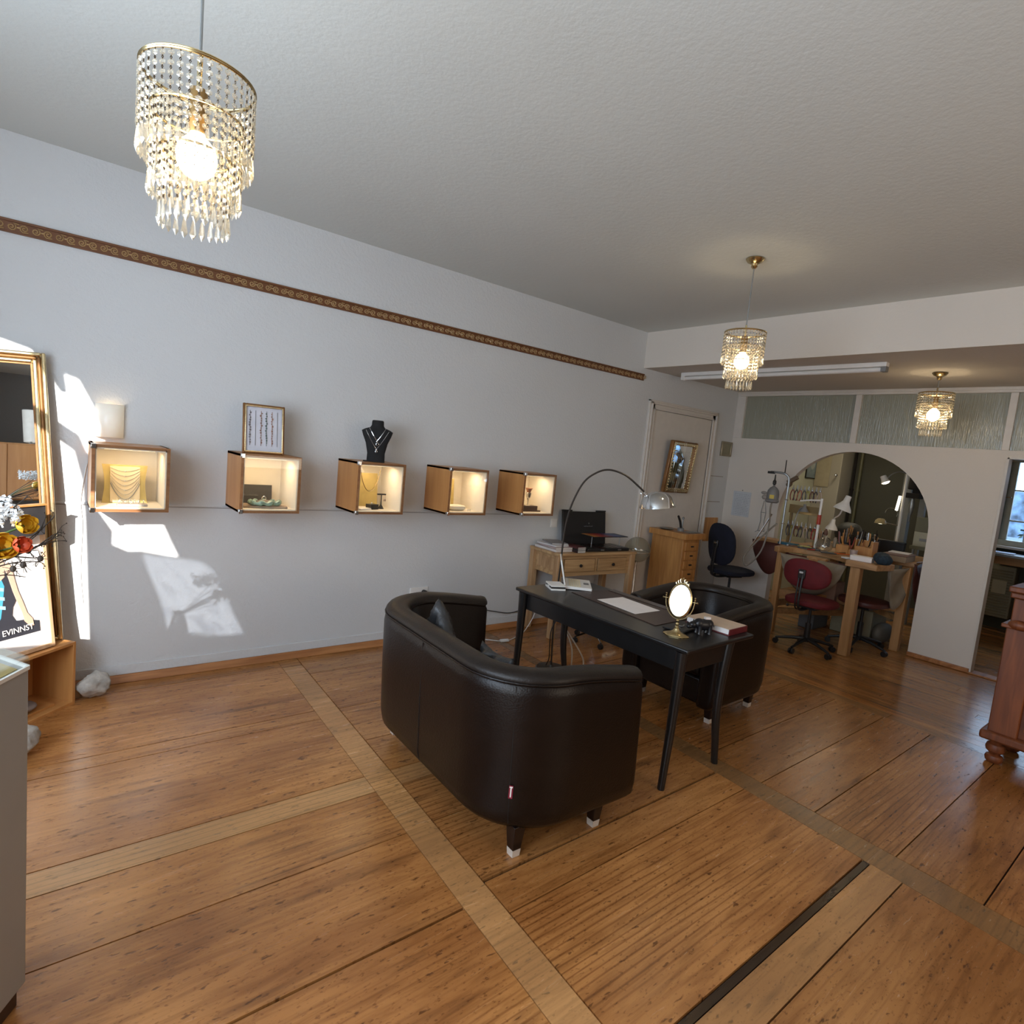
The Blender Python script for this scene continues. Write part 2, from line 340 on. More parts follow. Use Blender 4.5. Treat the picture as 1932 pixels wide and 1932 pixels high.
def spline(pts, n=8):
    P = [Vector(p) for p in pts]; out = []
    for i in range(len(P)-1):
        a = P[max(i-1,0)]; b = P[i]; c = P[i+1]; d = P[min(i+2, len(P)-1)]
        for k in range(n):
            t = k/n; out.append(0.5*((2*b) + (c-a)*t + (2*a-5*b+4*c-d)*t*t + (3*b-a-3*c+d)*t**3))
    out.append(P[-1]); return out
FONT = bpy.data.fonts.load('<builtin>') if '<builtin>' in bpy.data.fonts else None
def text_mesh(name, txt, size, mt, parent, loc, rot, depth=0.0005, label=None):
    cu = bpy.data.curves.new(name, 'FONT'); cu.body = txt; cu.size = size; cu.extrude = depth; cu.align_x = 'CENTER'; cu.align_y = 'CENTER'
    tmp = bpy.data.objects.new(name+'_tmp', cu); COL.objects.link(tmp)
    dg = bpy.context.evaluated_depsgraph_get(); me = bpy.data.meshes.new_from_object(tmp.evaluated_get(dg))
    bpy.data.objects.remove(tmp); me.materials.clear(); me.materials.append(mt)
    o = bpy.data.objects.new(name, me); COL.objects.link(o); o.parent = parent; o.location = loc; o.rotation_euler = rot
    if label: o['label'] = label
    return o

W = 4.03          # long wall plane
ZC = 2.93         # main ceiling
ZS = 2.573        # lower ceiling
XB = 4.77         # face of the step in the ceiling
XP = 6.56         # partition
XE = 9.2          # end wall of the workshop
YR = -2.7         # wall behind the viewer
XL = -1.2         # street wall

# ================================================================== SETTING
def wall_holes(name, outer, holes, mt, place, thick, label=None):
    """wall from a 2-D outline with holes; place(u,v,w) -> xyz"""
    bm = bmesh.new(); loops = [outer] + holes; es = []
    for lp in loops:
        vs = [bm.verts.new((u, v, 0)) for u, v in lp]
        es += [bm.edges.new((vs[i], vs[(i+1) % len(vs)])) for i in range(len(vs))]
    bmesh.ops.triangle_fill(bm, edges=es, use_beauty=True, use_dissolve=False)
    r = bmesh.ops.extrude_face_region(bm, geom=bm.faces[:])
    for g in r['geom']:
        if isinstance(g, bmesh.types.BMVert): g.co.z = thick
    for v in bm.verts: v.co = Vector(place(*v.co))
    bmesh.ops.recalc_face_normals(bm, faces=bm.faces[:])
    me = bpy.data.meshes.new(name); bm.to_mesh(me); bm.free(); me.materials.append(mt)
    me.polygons.foreach_set('use_smooth', [True]*len(me.polygons)); me.set_sharp_from_angle(angle=math.radians(30))
    o = bpy.data.objects.new(name, me); COL.objects.link(o); o['kind'] = 'structure'; return o

# street wall: unseen, its holes shaped to cast the sun patches on the long wall
def back(x, z):
    t = (x - XL)/SUN_D.x
    return (W - t*SUN_D.y, z - t*SUN_D.z)
holes = [[back(*p) for p in h] for h in (
    [(-0.42, 1.99), (-0.06, 1.885), (0.065, 1.68), (0.05, 1.79), (0.14, 1.76), (0.20, 1.64), (0.26, 1.50), (0.26, 1.37), (0.19, 1.33), (0.155, 1.37), (0.12, 1.46), (-0.42, 1.84)],
    [(-0.42, 1.78), (0.0, 1.47), (0.125, 1.37), (0.165, 1.20), (0.18, 1.0), (0.21, 0.275), (-0.42, 0.275)],
    [(0.20, 1.06), (0.52, 1.06), (0.60, 0.86), (0.655, 0.74), (0.36, 0.80), (0.285, 0.84), (0.285, 0.92)])]
dim = [back(*p) for p in ((0.42, 0.80), (0.66, 0.745), (0.78, 0.72), (0.85, 0.66), (1.05, 0.215), (0.80, 0.22), (0.58, 0.30), (0.53, 0.5))]
wall_holes('wall_street_sun_mask', [(YR, 0), (4.2, 0), (4.2, ZC), (YR, ZC)], holes+[dim], m_wall, lambda u, v, w: (XL-w, u, v), 0.03)
b = MB(); b._add([(XL-0.02, u, v) for u, v in dim], [tuple(range(len(dim)))])
m_sun_dimmer = thin('sun_dimming_sheet', (0.11, 0.125, 0.15), 0.02)  # added sheet over one hole, weakens the sun for the dimmer patch
_n = m_sun_dimmer.node_tree.nodes; _l = m_sun_dimmer.node_tree.links
_w = _n.new('ShaderNodeTexNoise'); _w.inputs['Scale'].default_value = 2.2; _w.inputs['Detail'].default_value = 3; _w.inputs['Distortion'].default_value = 1.5
_m = _n.new('ShaderNodeMapping'); _m.inputs['Scale'].default_value = (1, 1, 5); _c = _n.new('ShaderNodeTexCoord'); _l.new(_c.outputs['Object'], _m.inputs[0]); _l.new(_m.outputs[0], _w.inputs['Vector'])
_r = _n.new('ShaderNodeValToRGB'); _r.color_ramp.elements[0].position = .36; _r.color_ramp.elements[0].color = (.07, .08, .10, 1); _r.color_ramp.elements[1].position = .58; _r.color_ramp.elements[1].color = (.13, .145, .17, 1)  # ripples of the dim sun patch put into the sheet's tint
_l.new(_w.outputs['Fac'], _r.inputs[0]); _l.new(_r.outputs[0], [q for q in _n if q.type == 'BSDF_TRANSPARENT'][0].inputs[0])
ST('window_2', b, m_sun_dimmer, smooth=False)

# long wall, walls around
b = MB(); b.box(XL-0.1, XE+0.1, W, W+0.12, -0.02, ZC); ST('wall_left', b, m_wall)
b = MB(); b.box(XL-0.1, XE+0.2, YR-0.1, YR, -0.02, ZC); ST('wall_behind', b, plaster('rear_wall_paint', (0.22, 0.21, 0.20)))
b = MB(); b.box(XL-0.1, XB, YR, W, ZC, ZC+0.1); ST('ceiling', b, m_ceil)
b = MB(); b.box(XB, XE+0.2, YR, W, ZS, ZC+0.1); ST('ceiling_soffit', b, [m_soff])
# the face of the step, painted like the wall
b = MB(); b.box(XB-0.006, XB, YR, W, ZS-0.001, ZC); ST('trim_3', b, m_wall2)

# partition with arch and doorway
arch = []
ac, ar, az = 2.60, 0.742, 1.19
arch.append((ac-ar, 0.0))
for i in range(0, 33):
    t = PI*i/32; arch.append((ac-ar*math.cos(t), az+ar*math.sin(t)))
arch.append((ac+ar, 0.0))
outer = [(YR, 0), (0.45, 0), (0.45, 1.957), (1.365, 1.957), (1.365, 0)] + arch + [(W, 0), (W, 2.02), (YR, 2.02)]
wall_holes('wall_partition', outer, [], m_wall2, lambda u, v, w: (XP+w, u, v), 0.09)
b = MB(); b.box(XP-0.004, XP+0.094, YR, W, 2.522, ZS)
for y0, y1 in ((3.92, W), (2.625, 2.685), (1.37, 1.425), (0.10, 0.155), (-1.2, -1.14)): b.box(XP-0.002, XP+0.09, y0, y1, 2.02, 2.522)
ST('trim_4', b, m_paint, bevel=0.004)
b = MB(); b.box(XP-0.012, XP-0.001, YR, W, 2.545, ZS); ST('trim_5', b, m_paint, bevel=0.003)
m, N, L, pb = newmat('ribbed_frosted_glass')
pb.inputs['Base Color'].default_value = (0.30, 0.295, 0.225, 1); pb.inputs['Roughness'].default_value = 0.13; pb.inputs['Specular IOR Level'].default_value = 0.9
tc = N.new('ShaderNodeTexCoord'); mp = N.new('ShaderNodeMapping'); mp.inputs['Scale'].default_value = (1, 160, 6); L.new(tc.outputs['Object'], mp.inputs[0])
nz = N.new('ShaderNodeTexNoise'); nz.inputs['Scale'].default_value = 1; nz.inputs['Detail'].default_value = 2; L.new(mp.outputs[0], nz.inputs['Vector'])
bp = N.new('ShaderNodeBump'); bp.inputs['Strength'].default_value = 0.9; bp.inputs['Distance'].default_value = 0.004; L.new(nz.outputs['Fac'], bp.inputs['Height']); L.new(bp.outputs[0], pb.inputs['Normal'])
m_frost = m
for k, (y0, y1) in enumerate(((2.685, 3.92), (1.425, 2.625), (0.155, 1.37))):
    b = MB(); b.box(XP+0.03, XP+0.04, y0, y1, 2.02, 2.522); ST('window_%d' % (k+3), b, m_frost)
# door lining in the doorway
b = MB(); b.box(XP-0.01, XP+0.1, 1.365-0.012, 1.365+0.004, 0, 1.957); b.box(XP-0.01, XP+0.1, 0.45, 1.365, 1.957-0.012, 1.957+0.004); ST('trim_6', b, m_paint)

# workshop behind
b = MB(); b.box(XE, XE+0.1, YR, 1.0, 0, ZS); b.box(XE, XE+0.1, 1.86, W, 0, ZS); b.box(XE, XE+0.1, 1.0, 1.86, 0, 1.08); b.box(XE, XE+0.1, 1.0, 1.86, 2.09, ZS)
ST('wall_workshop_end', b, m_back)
b = MB(); b.box(XP+0.1, XE, W-0.012, W-0.001, 0, ZS); ST('wall_workshop_left', b, m_pale)
b = MB(); b.box(8.82, XE-0.001, 3.66, W-0.013, 0, ZS-0.001); ST('wall_pipe_casing', b, plaster('casing_paint', (0.42, 0.38, 0.30), 0.1, 40), bevel=0.01)
pp = T('heating_pipes', 'two thin vertical pipes in the corner of the workshop behind the arch', 'pipe')
for y, r in ((3.60, 0.018), (3.52, 0.022)):
    b = MB(); b.tube([(9.12, y, 0), (9.12, y, ZS-0.01)], r, 10)
    for z in (0.6, 1.5, 2.2): b.tube([(9.12, y, z), (9.12, y, z+0.03)], r*1.5, 10)
    O('pipe', b, m_dark if y > 3.55 else mat('olive_pipe_paint', (0.12, 0.11, 0.05), 0.5), pp)

# workshop window with casement
wf = T('window_1', 'x', 'x', (XE, 0, 0)); del wf['label']; del wf['category']; wf['kind'] = 'structure'
b = MB()
for y0, y1, z0, z1 in ((1.86, 1.98, 1.03, 2.13), (0.9, 1.0, 1.03, 2.13), (1.0, 1.86, 2.05, 2.13), (1.0, 1.86, 1.03, 1.10)): b.box(-0.05, 0.06, y0, y1, z0, z1)
for y0, y1, z0, z1 in ((1.79, 1.86, 1.10, 2.05), (1.40, 1.46, 1.10, 2.05), (1.0, 1.06, 1.10, 2.05)): b.box(-0.02, 0.03, y0, y1, z0, z1)
for z in (1.33, 1.70): b.box(-0.01, 0.02, 1.0, 1.86, z, z+0.018)
for y in (1.62, 1.24): b.box(-0.01, 0.02, y, y+0.016, 1.10, 2.05)
O('window_frame', b, mat('grey_green_casement', (0.42, 0.42, 0.36), 0.4), wf, bevel=0.004)
b = MB(); b.box(0.0, 0.004, 1.0, 1.86, 1.08, 2.06); O('pane', b, m_pane, wf)
b = MB(); b.tube([(-0.03, 1.88, 1.62), (-0.07, 1.88, 1.62), (-0.07, 1.80, 1.62)], 0.009, 8); O('window_handle', b, m_chrome, wf)
b = MB(); b.box(-0.16, 0.02, 0.85, 2.0, 1.0, 1.03); O('window_sill', b, m_paint, wf, bevel=0.004)
# outside of the workshop window
b = MB(); b.box(14, 14.2, -3, 6, -0.5, 1.75); ST('trim_outside_wall', b, mat('mottled_blue_wall', (0.07, 0.13, 0.22), 0.9, var=0.95, scale=5))
b = MB(); b.box(XE+0.2, 14, -3, 6, -0.55, -0.45); ST('trim_yard', b, mat('yard_ground', (0.10, 0.12, 0.14), 0.9))
sh = T('garden_shrub', 'dark leafy shrub seen outside through the small-paned workshop window', 'shrub', (11.5, 1.75, -0.45))
b = MB()
for i in range(420):
    a = random.uniform(0, 2*PI); h = random.uniform(0.4, 1.8); r = random.uniform(0, 0.75)*(1.1-abs(h-1.1)); c = Vector((r*math.cos(a), r*math.sin(a), h))
    d = Vector((random.uniform(-1, 1), random.uniform(-1, 1), random.uniform(-0.5, 1))).normalized()*0.09; e = d.cross(Vector((random.random(), 0.3, 1))).normalized()*0.035
    b.quad(c, c+d*0.5+e, c+d, c+d*0.5-e)
O('foliage', b, mat('leaf_green', (0.03, 0.05, 0.04), 0.6), sh, kind='stuff', smooth=False)
b = MB(); b.tube([(0, 0, 0), (0.05, 0.02, 0.7), (0, 0.1, 1.3)], [0.04, 0.03, 0.01]); O('trunk', b, m_dark, sh)
ps = T('garden_post', 'pale upright post with a cross rail outside the workshop window', 'post', (12.6, 1.80, -0.45))
b = MB(); b.box(-0.05, 0.05, -0.05, 0.05, 0, 2.4); m_pp = mat('post_paint', (.16, .24, .34), .6); O('post', b, m_pp, ps)
b = MB(); b.box(-0.02, 0.02, -1.2, 1.2, 1.35, 1.42); O('rail', b, m_pp, ps)

# floor ------------------------------------------------------------
cols = []
fb = MB()
def plank(poly, z=0.0, tone=None, grey=0.0, mi=0):
    fb.mi = mi; n0 = len(fb.f); fb.prism(poly, z-0.012, z); fb.mi = 0
    t = (tone if tone else random.uniform(0.86, 1.12), random.random(), grey, 1)
    cols.extend([t]*(len(fb.f)-n0))
g = 0.0028
def fl(y): return 1.13 + 0.038*(y-1.0)
def fr(y): return 1.254 + 0.040*(y-0.93)
def ml(y): return 2.715 + 0.062*y
def mr(y): return 2.895 + 0.034*y
def run(xs0, xs1, seams):
    for (y0, y1, tn, gy, ga) in seams:
        a, c = y0+ga, y1-g
        plank([(xs0(a), a), (xs1(a), a), (xs1(c), c), (xs0(c), c)], tone=tn, grey=gy)
xl = lambda y: XL
run(xl, lambda y: fl(y)-g, [(3.875, W, .8, .1, g), (3.16, 3.875, 1.05, 0, g), (3.055, 3.16, .98, .05, g), (2.405, 3.055, 1.0, .05, g), (2.27, 2.405, 1.35, .8, g),
    (1.945, 2.27, .98, .05, g), (1.49, 1.945, 1.0, 0, .007), (0.95, 1.49, 1.04, 0, .006), (0.4, 0.95, 1.0, 0, g), (-0.3, 0.4, 1.0, 0, g), (-1, -0.3, 1, 0, g), (-1.8, -1, 1, 0, g), (YR, -1.8, 1, 0, g)])
run(lambda y: fl(y), lambda y: fr(y)-g, [(YR, 3.865, 1.3, .62, g), (3.865, W, .85, .2, g)])
run(lambda y: fr(y)+g, lambda y: ml(y)-g, [(3.70, W, .8, .1, g), (3.13, 3.70, .92, 0, g), (2.72, 3.13, .88, 0, .003), (2.40, 2.72, .9, 0, g), (2.27, 2.40, 1.1, .5, g), (1.96, 2.27, .95, .1, .004),
    (1.565, 1.96, .84, .05, g), (1.39, 1.565-.008, .90, 0, g), (0.815, 1.39, 1.0, 0, g), (0.66, 0.785, 1.0, .45, g), (0.0, 0.66, .84, .02, g), (-0.7, 0, 1, 0, g), (-1.6, -0.7, 1, 0, g), (YR, -1.6, 1, 0, g)])
plank([(1.3, 0.7875), (2.79, 0.7875), (2.79, 0.8125), (1.3, 0.8125)], z=-0.004, tone=0.07, grey=0.0)
run(lambda y: ml(y), lambda y: mr(y)-g, [(YR, 2.2, .48, .35, g), (2.2, W, .5, .35, g)])
run(lambda y: mr(y)+g, lambda y: 4.60, [(3.6, W, .85, 0, g), (3.0, 3.6, .9, 0, g), (2.4, 3.0, .85, 0, g), (2.02, 2.4, .8, 0, g), (1.70, 2.02, .75, .05, g), (1.375, 1.70, .74, .1, g), (1.095, 1.375, .82, 0, g), (0.74, 1.095, .80, 0, g),
    (0.427, 0.74, .70, 0, .003), (0.0, 0.427, .85, .05, g), (-0.5, 0, .9, 0, g), (-1.2, -0.5, .9, 0, g), (YR, -1.2, .9, 0, g)])
plank([(4.60+g, YR), (4.72-g, YR), (4.72-g, 1.36), (4.60+g, 1.36)], tone=.75, grey=.25, mi=1)
plank([(4.60+g, 1.36+g), (4.72-g, 1.36+g), (4.72-g, W), (4.60+g, W)], tone=.6, grey=.3, mi=1)
x = 4.72
while x < XE:
    w = random.uniform(0.085, 0.125)
    ys = [YR] + sorted(random.uniform(-2, 3.8) for _ in range(2)) + [W]
    for a, c in zip(ys[:-1], ys[1:]):
        if c-a > 0.01: plank([(x+g*.7, a+g), (x+w, a+g), (x+w, c), (x+g*.7, c)], tone=random.uniform(.70, .98), grey=random.uniform(0, .25), z=random.uniform(-0.002, 0.0), mi=1)
    x += w
fb.mi = 2; n0 = len(fb.f); fb.box(XL-0.1, XE+0.1, YR-0.1, W+0.1, -0.06, -0.013); fb.mi = 0; cols.extend([(1, 1, 1, 1)]*(len(fb.f)-n0))
fo = ST('floor', fb, [m_floorX, m_floorY, m_dark], smooth=False)
ca = fo.data.color_attributes.new('tone', 'FLOAT_COLOR', 'CORNER')
k = 0
for p, c in zip(fo.data.polygons, cols):
    for li in p.loop_indices: ca.data[li].color = c

# skirting
b = MB(); b._add([(-0.9, W, 0), (XP, W, 0), (XP, W-0.035, 0), (-0.9, W-0.035, 0), (-0.9, W, 0.045), (XP, W, 0.045), (XP, W-0.012, 0.045), (-0.9, W-0.012, 0.045)],
             [(0,1,2,3),(7,6,5,4),(3,2,6,7),(2,1,5,6),(1,0,4,5),(0,3,7,4)])
ST('baseboard_left', b, m_skirt, bevel=0.004)
b = MB(); b.box(-0.9, 4.88, W-0.008, W, 0.045, 0.105); ST('baseboard_left_upper', b, m_wall, bevel=0.003)
b = MB(); b.box(XP-0.03, XP, 1.365, 1.858, 0, 0.04); ST('baseboard_partition', b, m_skirt, bevel=0.005)
b = MB(); b.box(XP-0.03, XP+0.1, 0.5, 1.365, 0, 0.012); ST('trim_threshold', b, m_skirt, bevel=0.003)
# thin batten line across the wall behind the cubes
b = MB(); b.tube([(-0.3, W-0.004, 1.085), (0.89, W-0.004, 1.070), (3.69, W-0.004, 1.045)], 0.007, 6); ST('trim_1', b, m_wall)
b = MB(); b.tube([(-0.3, W-0.001, 1.078), (0.89, W-0.001, 1.062), (3.69, W-0.001, 1.037)], 0.004, 6); ST('trim_7', b, mat('grey_shadow_joint', (0.35, 0.34, 0.34), 0.9))

# picture rail with scrollwork
rail = T('trim_2', 'x', 'x'); del rail['label']; del rail['category']; rail['kind'] = 'structure'
b = MB(); b.box(-1.1, XB, W-0.010, W, 2.450, 2.506); b.box(-1.1, XB, W-0.018, W, 2.500, 2.512); b.box(-1.1, XB, W-0.015, W, 2.446, 2.453)
O('rail_board', b, mat('brown_rail', (0.15, 0.055, 0.018), 0.5), rail, bevel=0.002)
b = MB(); xx = -0.5
while xx < XB-0.03:
    for q, sg in ((0, 1), (0.045, -1)):
        cx = xx+q; pts = []
        for i in range(15):
            t = i/14; a = 0.6+t*3.2*PI; r = 0.003+0.0165*t
            pts.append((cx+r*math.cos(a)*sg, W-0.012, 2.477+r*math.sin(a)*sg))
        pts.append((pts[-1][0]+0.022, W-0.012, 2.477+0.016*sg*-1)); b.tube(pts, 0.0030, 4, cap=False)
    b.ball((xx+0.072, W-0.012, 2.477), (0.008, 0.003, 0.004), 6, 4)
    xx += 0.095
O('scroll_relief', b, mat('gilt_scroll', (0.46, 0.30, 0.14), 0.4, 0.2), rail)

# door in the long wall (painted shut) with moulded frame
dr = T('door_1', 'x', 'x'); del dr['label']; del dr['category']; dr['kind'] = 'structure'
b = MB()
for w_, d_ in ((0.0, 0.028), (0.022, 0.042), (0.075, 0.030)):
    a0, a1, zt = 4.90+w_, 6.16-w_, 2.275-w_
    wd = 0.02
    b.box(a0, a0+wd, W-d_, W, 0, zt); b.box(a1-wd, a1, W-d_, W, 0, zt); b.box(a0, a1, W-d_, W, zt-wd, zt)
b.box(4.92, 4.995, W-0.02, W, 0, 2.255); b.box(6.065, 6.14, W-0.02, W, 0, 2.255); b.box(4.92, 6.14, W-0.02, W, 2.18, 2.255)
O('door_frame', b, m_paint, dr, bevel=0.004)
b = MB(); b.box(4.997, 6.063, W-0.012, W-0.001, 0.01, 2.178); O('door_panel', b, m_paint, dr, bevel=0.004)
b = MB(); b.tube([(5.01, W-0.02, 1.75), (5.01, W-0.02, 1.87)], 0.007, 8); O('hinge', b, m_paint, dr)

# light switch and socket, fluorescent tube
t = T('light_switch', 'square white wall switch low on the wall right of the rightmost display cube', 'switch', (3.73, W, 0.965))
b = MB(); b.bx((0, -0.005, 0), (0.082, 0.010, 0.085)); O('switch_plate', b, m_white, t, bevel=0.003)
b = MB(); b.bx((0, -0.012, 0), (0.055, 0.006, 0.058)); O('rocker', b, m_white, t, bevel=0.002)
t = T('wall_socket', 'white wall socket with a black plug just above the loveseat', 'socket', (2.335, W, 0.40))
b = MB(); b.bx((0, -0.006, 0), (0.16, 0.012, 0.082)); O('socket_plate', b, m_white, t, bevel=0.003)
b = MB(); b.lathe([(0.02, 0), (0.02, 0.03), (0.012, 0.04)], n=12); b.v = [(x+0.04, -z-0.01, y) for x, y, z in b.v]; O('plug', b, m_blackp, t)
t = T('fluorescent_batten', 'long unlit white fluorescent batten under the lower ceiling', 'light', (5.15, 2.87, ZS))
b = MB(); b.box(-0.03, 0.03, -0.96, 0.96, -0.035, 0); O('housing', b, m_white, t, bevel=0.004)
b = MB(); b.tube([(0, -0.93, -0.055), (0, 0.93, -0.055)], 0.019, 12); O('tube', b, m_white, t)
for y in (-0.94, 0.94):
    b = MB(); b.box(-0.028, 0.028, y-0.02, y+0.02, -0.075, -0.03); O('end_cap', b, m_white if y > 0 else m_grey, t, bevel=0.004)

# ================================================================== SEATING
def rounded_u(x0, x1, y0, y1, R, nseg=10):
    """outer outline of a tub seat opening towards +x: front of the y0 arm, round the back (x0), to the front of the y1 arm"""
    pts = []
    for i in range(7): pts.append((x1-(x1-x0-R)*i/6, y0, 0, -1, 1-i/6*1.0))
    for i in range(1, nseg):
        a = -PI/2 - (PI/2)*i/nseg; pts.append((x0+R+R*math.cos(a), y0+R+R*math.sin(a), math.cos(a), math.sin(a), 0))
    m = 8
    for i in range(m+1): pts.append((x0, y0+R+(y1-y0-2*R)*i/m, -1, 0, 0))
    for i in range(1, nseg):
        a = PI - (PI/2)*i/nseg; pts.append((x0+R+R*math.cos(a), y1-R+R*math.sin(a), math.cos(a), math.sin(a), 0))
    for i in range(7): pts.append((x0+R+(x1-x0-R)*i/6, y1, 0, 1, i/6*1.0))
    return pts
SHEAR = .03
def sweep(path, prof, shrink_caps=True):
    """sweep a closed (inward offset, z) profile along a (x,y,nx,ny,param) path"""
    b = MB(); n = len(prof(0)); rings = []
    def ring(p, sc=1.0, dx=0.0):
        pr = prof(p[4]); co_ = sum(q[0] for q in pr)/n; cz = sum(q[1] for q in pr)/n
        return [(p[0]-p[2]*(co_+(q[0]-co_)*(1-(1-sc))) + dx, p[1]-p[3]*(co_+(q[0]-co_)*sc), cz+(q[1]-cz)*(1-(1-sc)*0.25)) for q in pr]
    rings.append(ring(path[0], 0.45, 0.030)); rings.append(ring(path[0], 0.80, 0.022)); rings.append(ring(path[0], 0.97, 0.008))
    for p in path: rings.append(ring(p))
    rings.append(ring(path[-1], 0.97, 0.008)); rings.append(ring(path[-1], 0.80, 0.022)); rings.append(ring(path[-1], 0.45, 0.030))
    vs = [(q[0], q[1]+SHEAR*(q[2]-.15)/.6, q[2]) for r in rings for q in r]; m = len(rings)
    fs = [(i*n+k, i*n+(k+1) % n, (i+1)*n+(k+1) % n, (i+1)*n+k) for i in range(m-1) for k in range(n)]
    fs += [tuple(range(n-1, -1, -1)), tuple((m-1)*n+k for k in range(n))]
    b._add(vs, fs); return b
def tub_seat(name, label, x0, x1, y0, y1, R, zb, zf, loc, rz, seams, cat, flip=False):
    t = T(name, label, cat, loc, rz)
    path = rounded_u(x0, x1, y0, y1, R); th = 0.125
    def zt(q): return zb+(zf-zb)*(q**1.3)
    def shell(q):
        z = zt(q)-0.038
        return [(0.075, .125), (0.035, .132), (0.010, .160), (0.0, .21), (-0.004, .40), (-0.006, z-0.05), (0.0, z-0.012), (0.010, z), (th-.012, z), (th, z-.012), (th, .30), (th, .14), (th-.01, .125)]
    O('upholstery_shell', sweep(path, shell), m_leather, t, ang=60)
    def rim(q):
        z = zt(q)
        return [(0.003, z-.036), (0.000, z-.024), (0.012, z-.008), (0.035, z), (0.075, z+.001), (th-.022, z-.005), (th-.003, z-.02), (th-.003, z-.036)]
    O('top_rim', sweep(path, rim), m_rim, t, label='flat padded rim along the top', ang=60)
    for off in (-0.001, th+0.0):
        b = MB(); b.tube([(p[0]-p[2]*off, p[1]-p[3]*off+SHEAR*(zt(p[4])-.188)/.6, zt(p[4])-0.038) for p in path], 0.0042, 6)
        O('piping', b, m_leather, t)
    for q in seams:
        p = path[q]; b = MB(); b.tube([(p[0]+p[2]*.003, p[1]+p[3]*.003+SHEAR, zt(p[4])-.05), (p[0]+p[2]*.005, p[1]+p[3]*.005+SHEAR*.45, .42), (p[0], p[1]+SHEAR*.08, .20), (p[0]-p[2]*.012, p[1]-p[3]*.012, .158)], 0.0022, 5)
        O('seam', b, m_thread, t)
    # seat base and cushion
    b = MB(); xi = x0+th; yi0, yi1 = y0+th, y1-th; r = max(R-th, .05)
    def inner(xf, k=0.0):
        pl = [(xf, yi0+k)]
        for i in range(7):
            a = -PI/2-(PI/2)*i/6; pl.append((xi+k+r+r*math.cos(a), yi0+k+r+r*math.sin(a)))
        for i in range(7):
            a = PI-(PI/2)*i/6; pl.append((xi+k+r+r*math.cos(a), yi1-k-r+r*math.sin(a)))
        pl.append((xf, yi1-k)); return pl[::-1]
    b.prism(inner(x1-0.015), .13, .30); O('seat_base', b, m_leather, t, bevel=0.015)
    b = MB(); b.prism(inner(x1+0.005, .004), .303, .425); O('seat_cushion', b, m_leather, t, bevel=0.03)
    for lx, ly in ((x0+.16, y0+.12), (x1-.12, y0+.10), (x0+.16, y1-.12), (x1-.12, y1-.10)):
        b = MB(); b.taper((lx, ly, .03), (.040, .040), (lx, ly, .135), (.058, .058)); l = O('leg', b, m_leg, t, bevel=0.002)
        b = MB(); b.taper((lx, ly, 0), (.036, .036), (lx, ly, .03), (.040, .040)); O('leg_tip', b, m_tip, l, label='pale wooden leg tip')
    return t, path
sofa, spath = tub_seat('loveseat', 'dark brown leather tub loveseat seen from behind, nearest seat to the viewer', 0, .705, 0, 1.335, .33, .758, .708, (1.305, 1.505, 0), math.radians(-1.5), [11, 20], 'sofa')
# little woven tag in the back seam
b = MB(); b.box(-0.001, 0.0015, -0.008, 0.008, -0.030, 0.022)
tg = O('woven_tag', b, mat('red_tag', (0.22, 0.01, 0.03), 0.8), sofa, label='small red fabric tag'); tg.location = (0.0955, 0.0955, 0.30); tg.rotation_euler = (0, 0, math.radians(45))
b = MB(); b.box(-0.0022, 0.0022, -0.0025, 0.0025, -0.024, 0.014); b.box(-0.0022, 0.0022, -0.006, 0.006, 0.014, 0.019); O('tag_print', b, m_white, tg, label='white lettering strip')
SHEAR = 0
arm, _ = tub_seat('tub_armchair', 'dark brown leather tub armchair on the far side of the black desk', 0, .78, 0, .74, .30, .755, .71, (3.97, 2.58, 0), PI, [11, 20], 'armchair')

# cushions on the loveseat
def pillow(name, label, loc, rot, sx, sy, th, mt, seedn, crease=0.010):
    rnd = random.Random(seedn); n = 22; vs = []; fs = []
    ph = [(rnd.uniform(4, 15), rnd.uniform(4, 15), rnd.uniform(0, 6), rnd.uniform(0.3, 1)) for _ in range(7)]
    for sgn in (1, -1):
        for i in range(n+1):
            for j in range(n+1):
                u, v = i/n*2-1, j/n*2-1
                e = max(0, (1-u**4))*max(0, (1-v**4)); pin = 1-0.07*(1-u*u*v*v)*0 - 0.10*(abs(u)**2)*(1-abs(v)**2) - 0.0
                pin2 = 1-0.10*(abs(v)**2)*(1-abs(u)**2)
                h = th*(e**0.45)*sgn
                c = sum(a*math.sin(p*u+q*v+r) for p, q, r, a in ph)*crease*min(1, e*2)
                vs.append((u*sx*pin, v*sy*pin2, h+c))
    N1 = (n+1)**2
    for i in range(n):
        for j in range(n):
            a = i*(n+1)+j; fs.append((a, a+n+1, a+n+2, a+1)); fs.append((N1+a, N1+a+1, N1+a+n+2, N1+a+n+1))
    b = MB(); b._add(vs, fs); o = O(name, b, mt, None, label, 'cushion', smooth=True, ang=80)
    md = o.modifiers.new('weld', 'WELD'); md.merge_threshold = 0.002
    o.location = loc; o.rotation_euler = rot; return o
m_satin = mat('crushed_grey_satin', (0.032, 0.032, 0.034), 0.42, var=0.3, scale=30, bump=0.5, bscale=35)
pillow('satin_cushion', 'crinkled dark grey satin cushion standing on its corner inside the loveseat', (1.585, 2.47, .590), (math.radians(80), math.radians(45), math.radians(72)), .17, .17, .045, m_satin, 3)
pillow('satin_cushion', 'grey satin cushion lying along the loveseat backrest, its top edge just showing', (1.580, 2.02, .500), (math.radians(98), 0, math.radians(88)), .13, .20, .035, m_satin, 9)

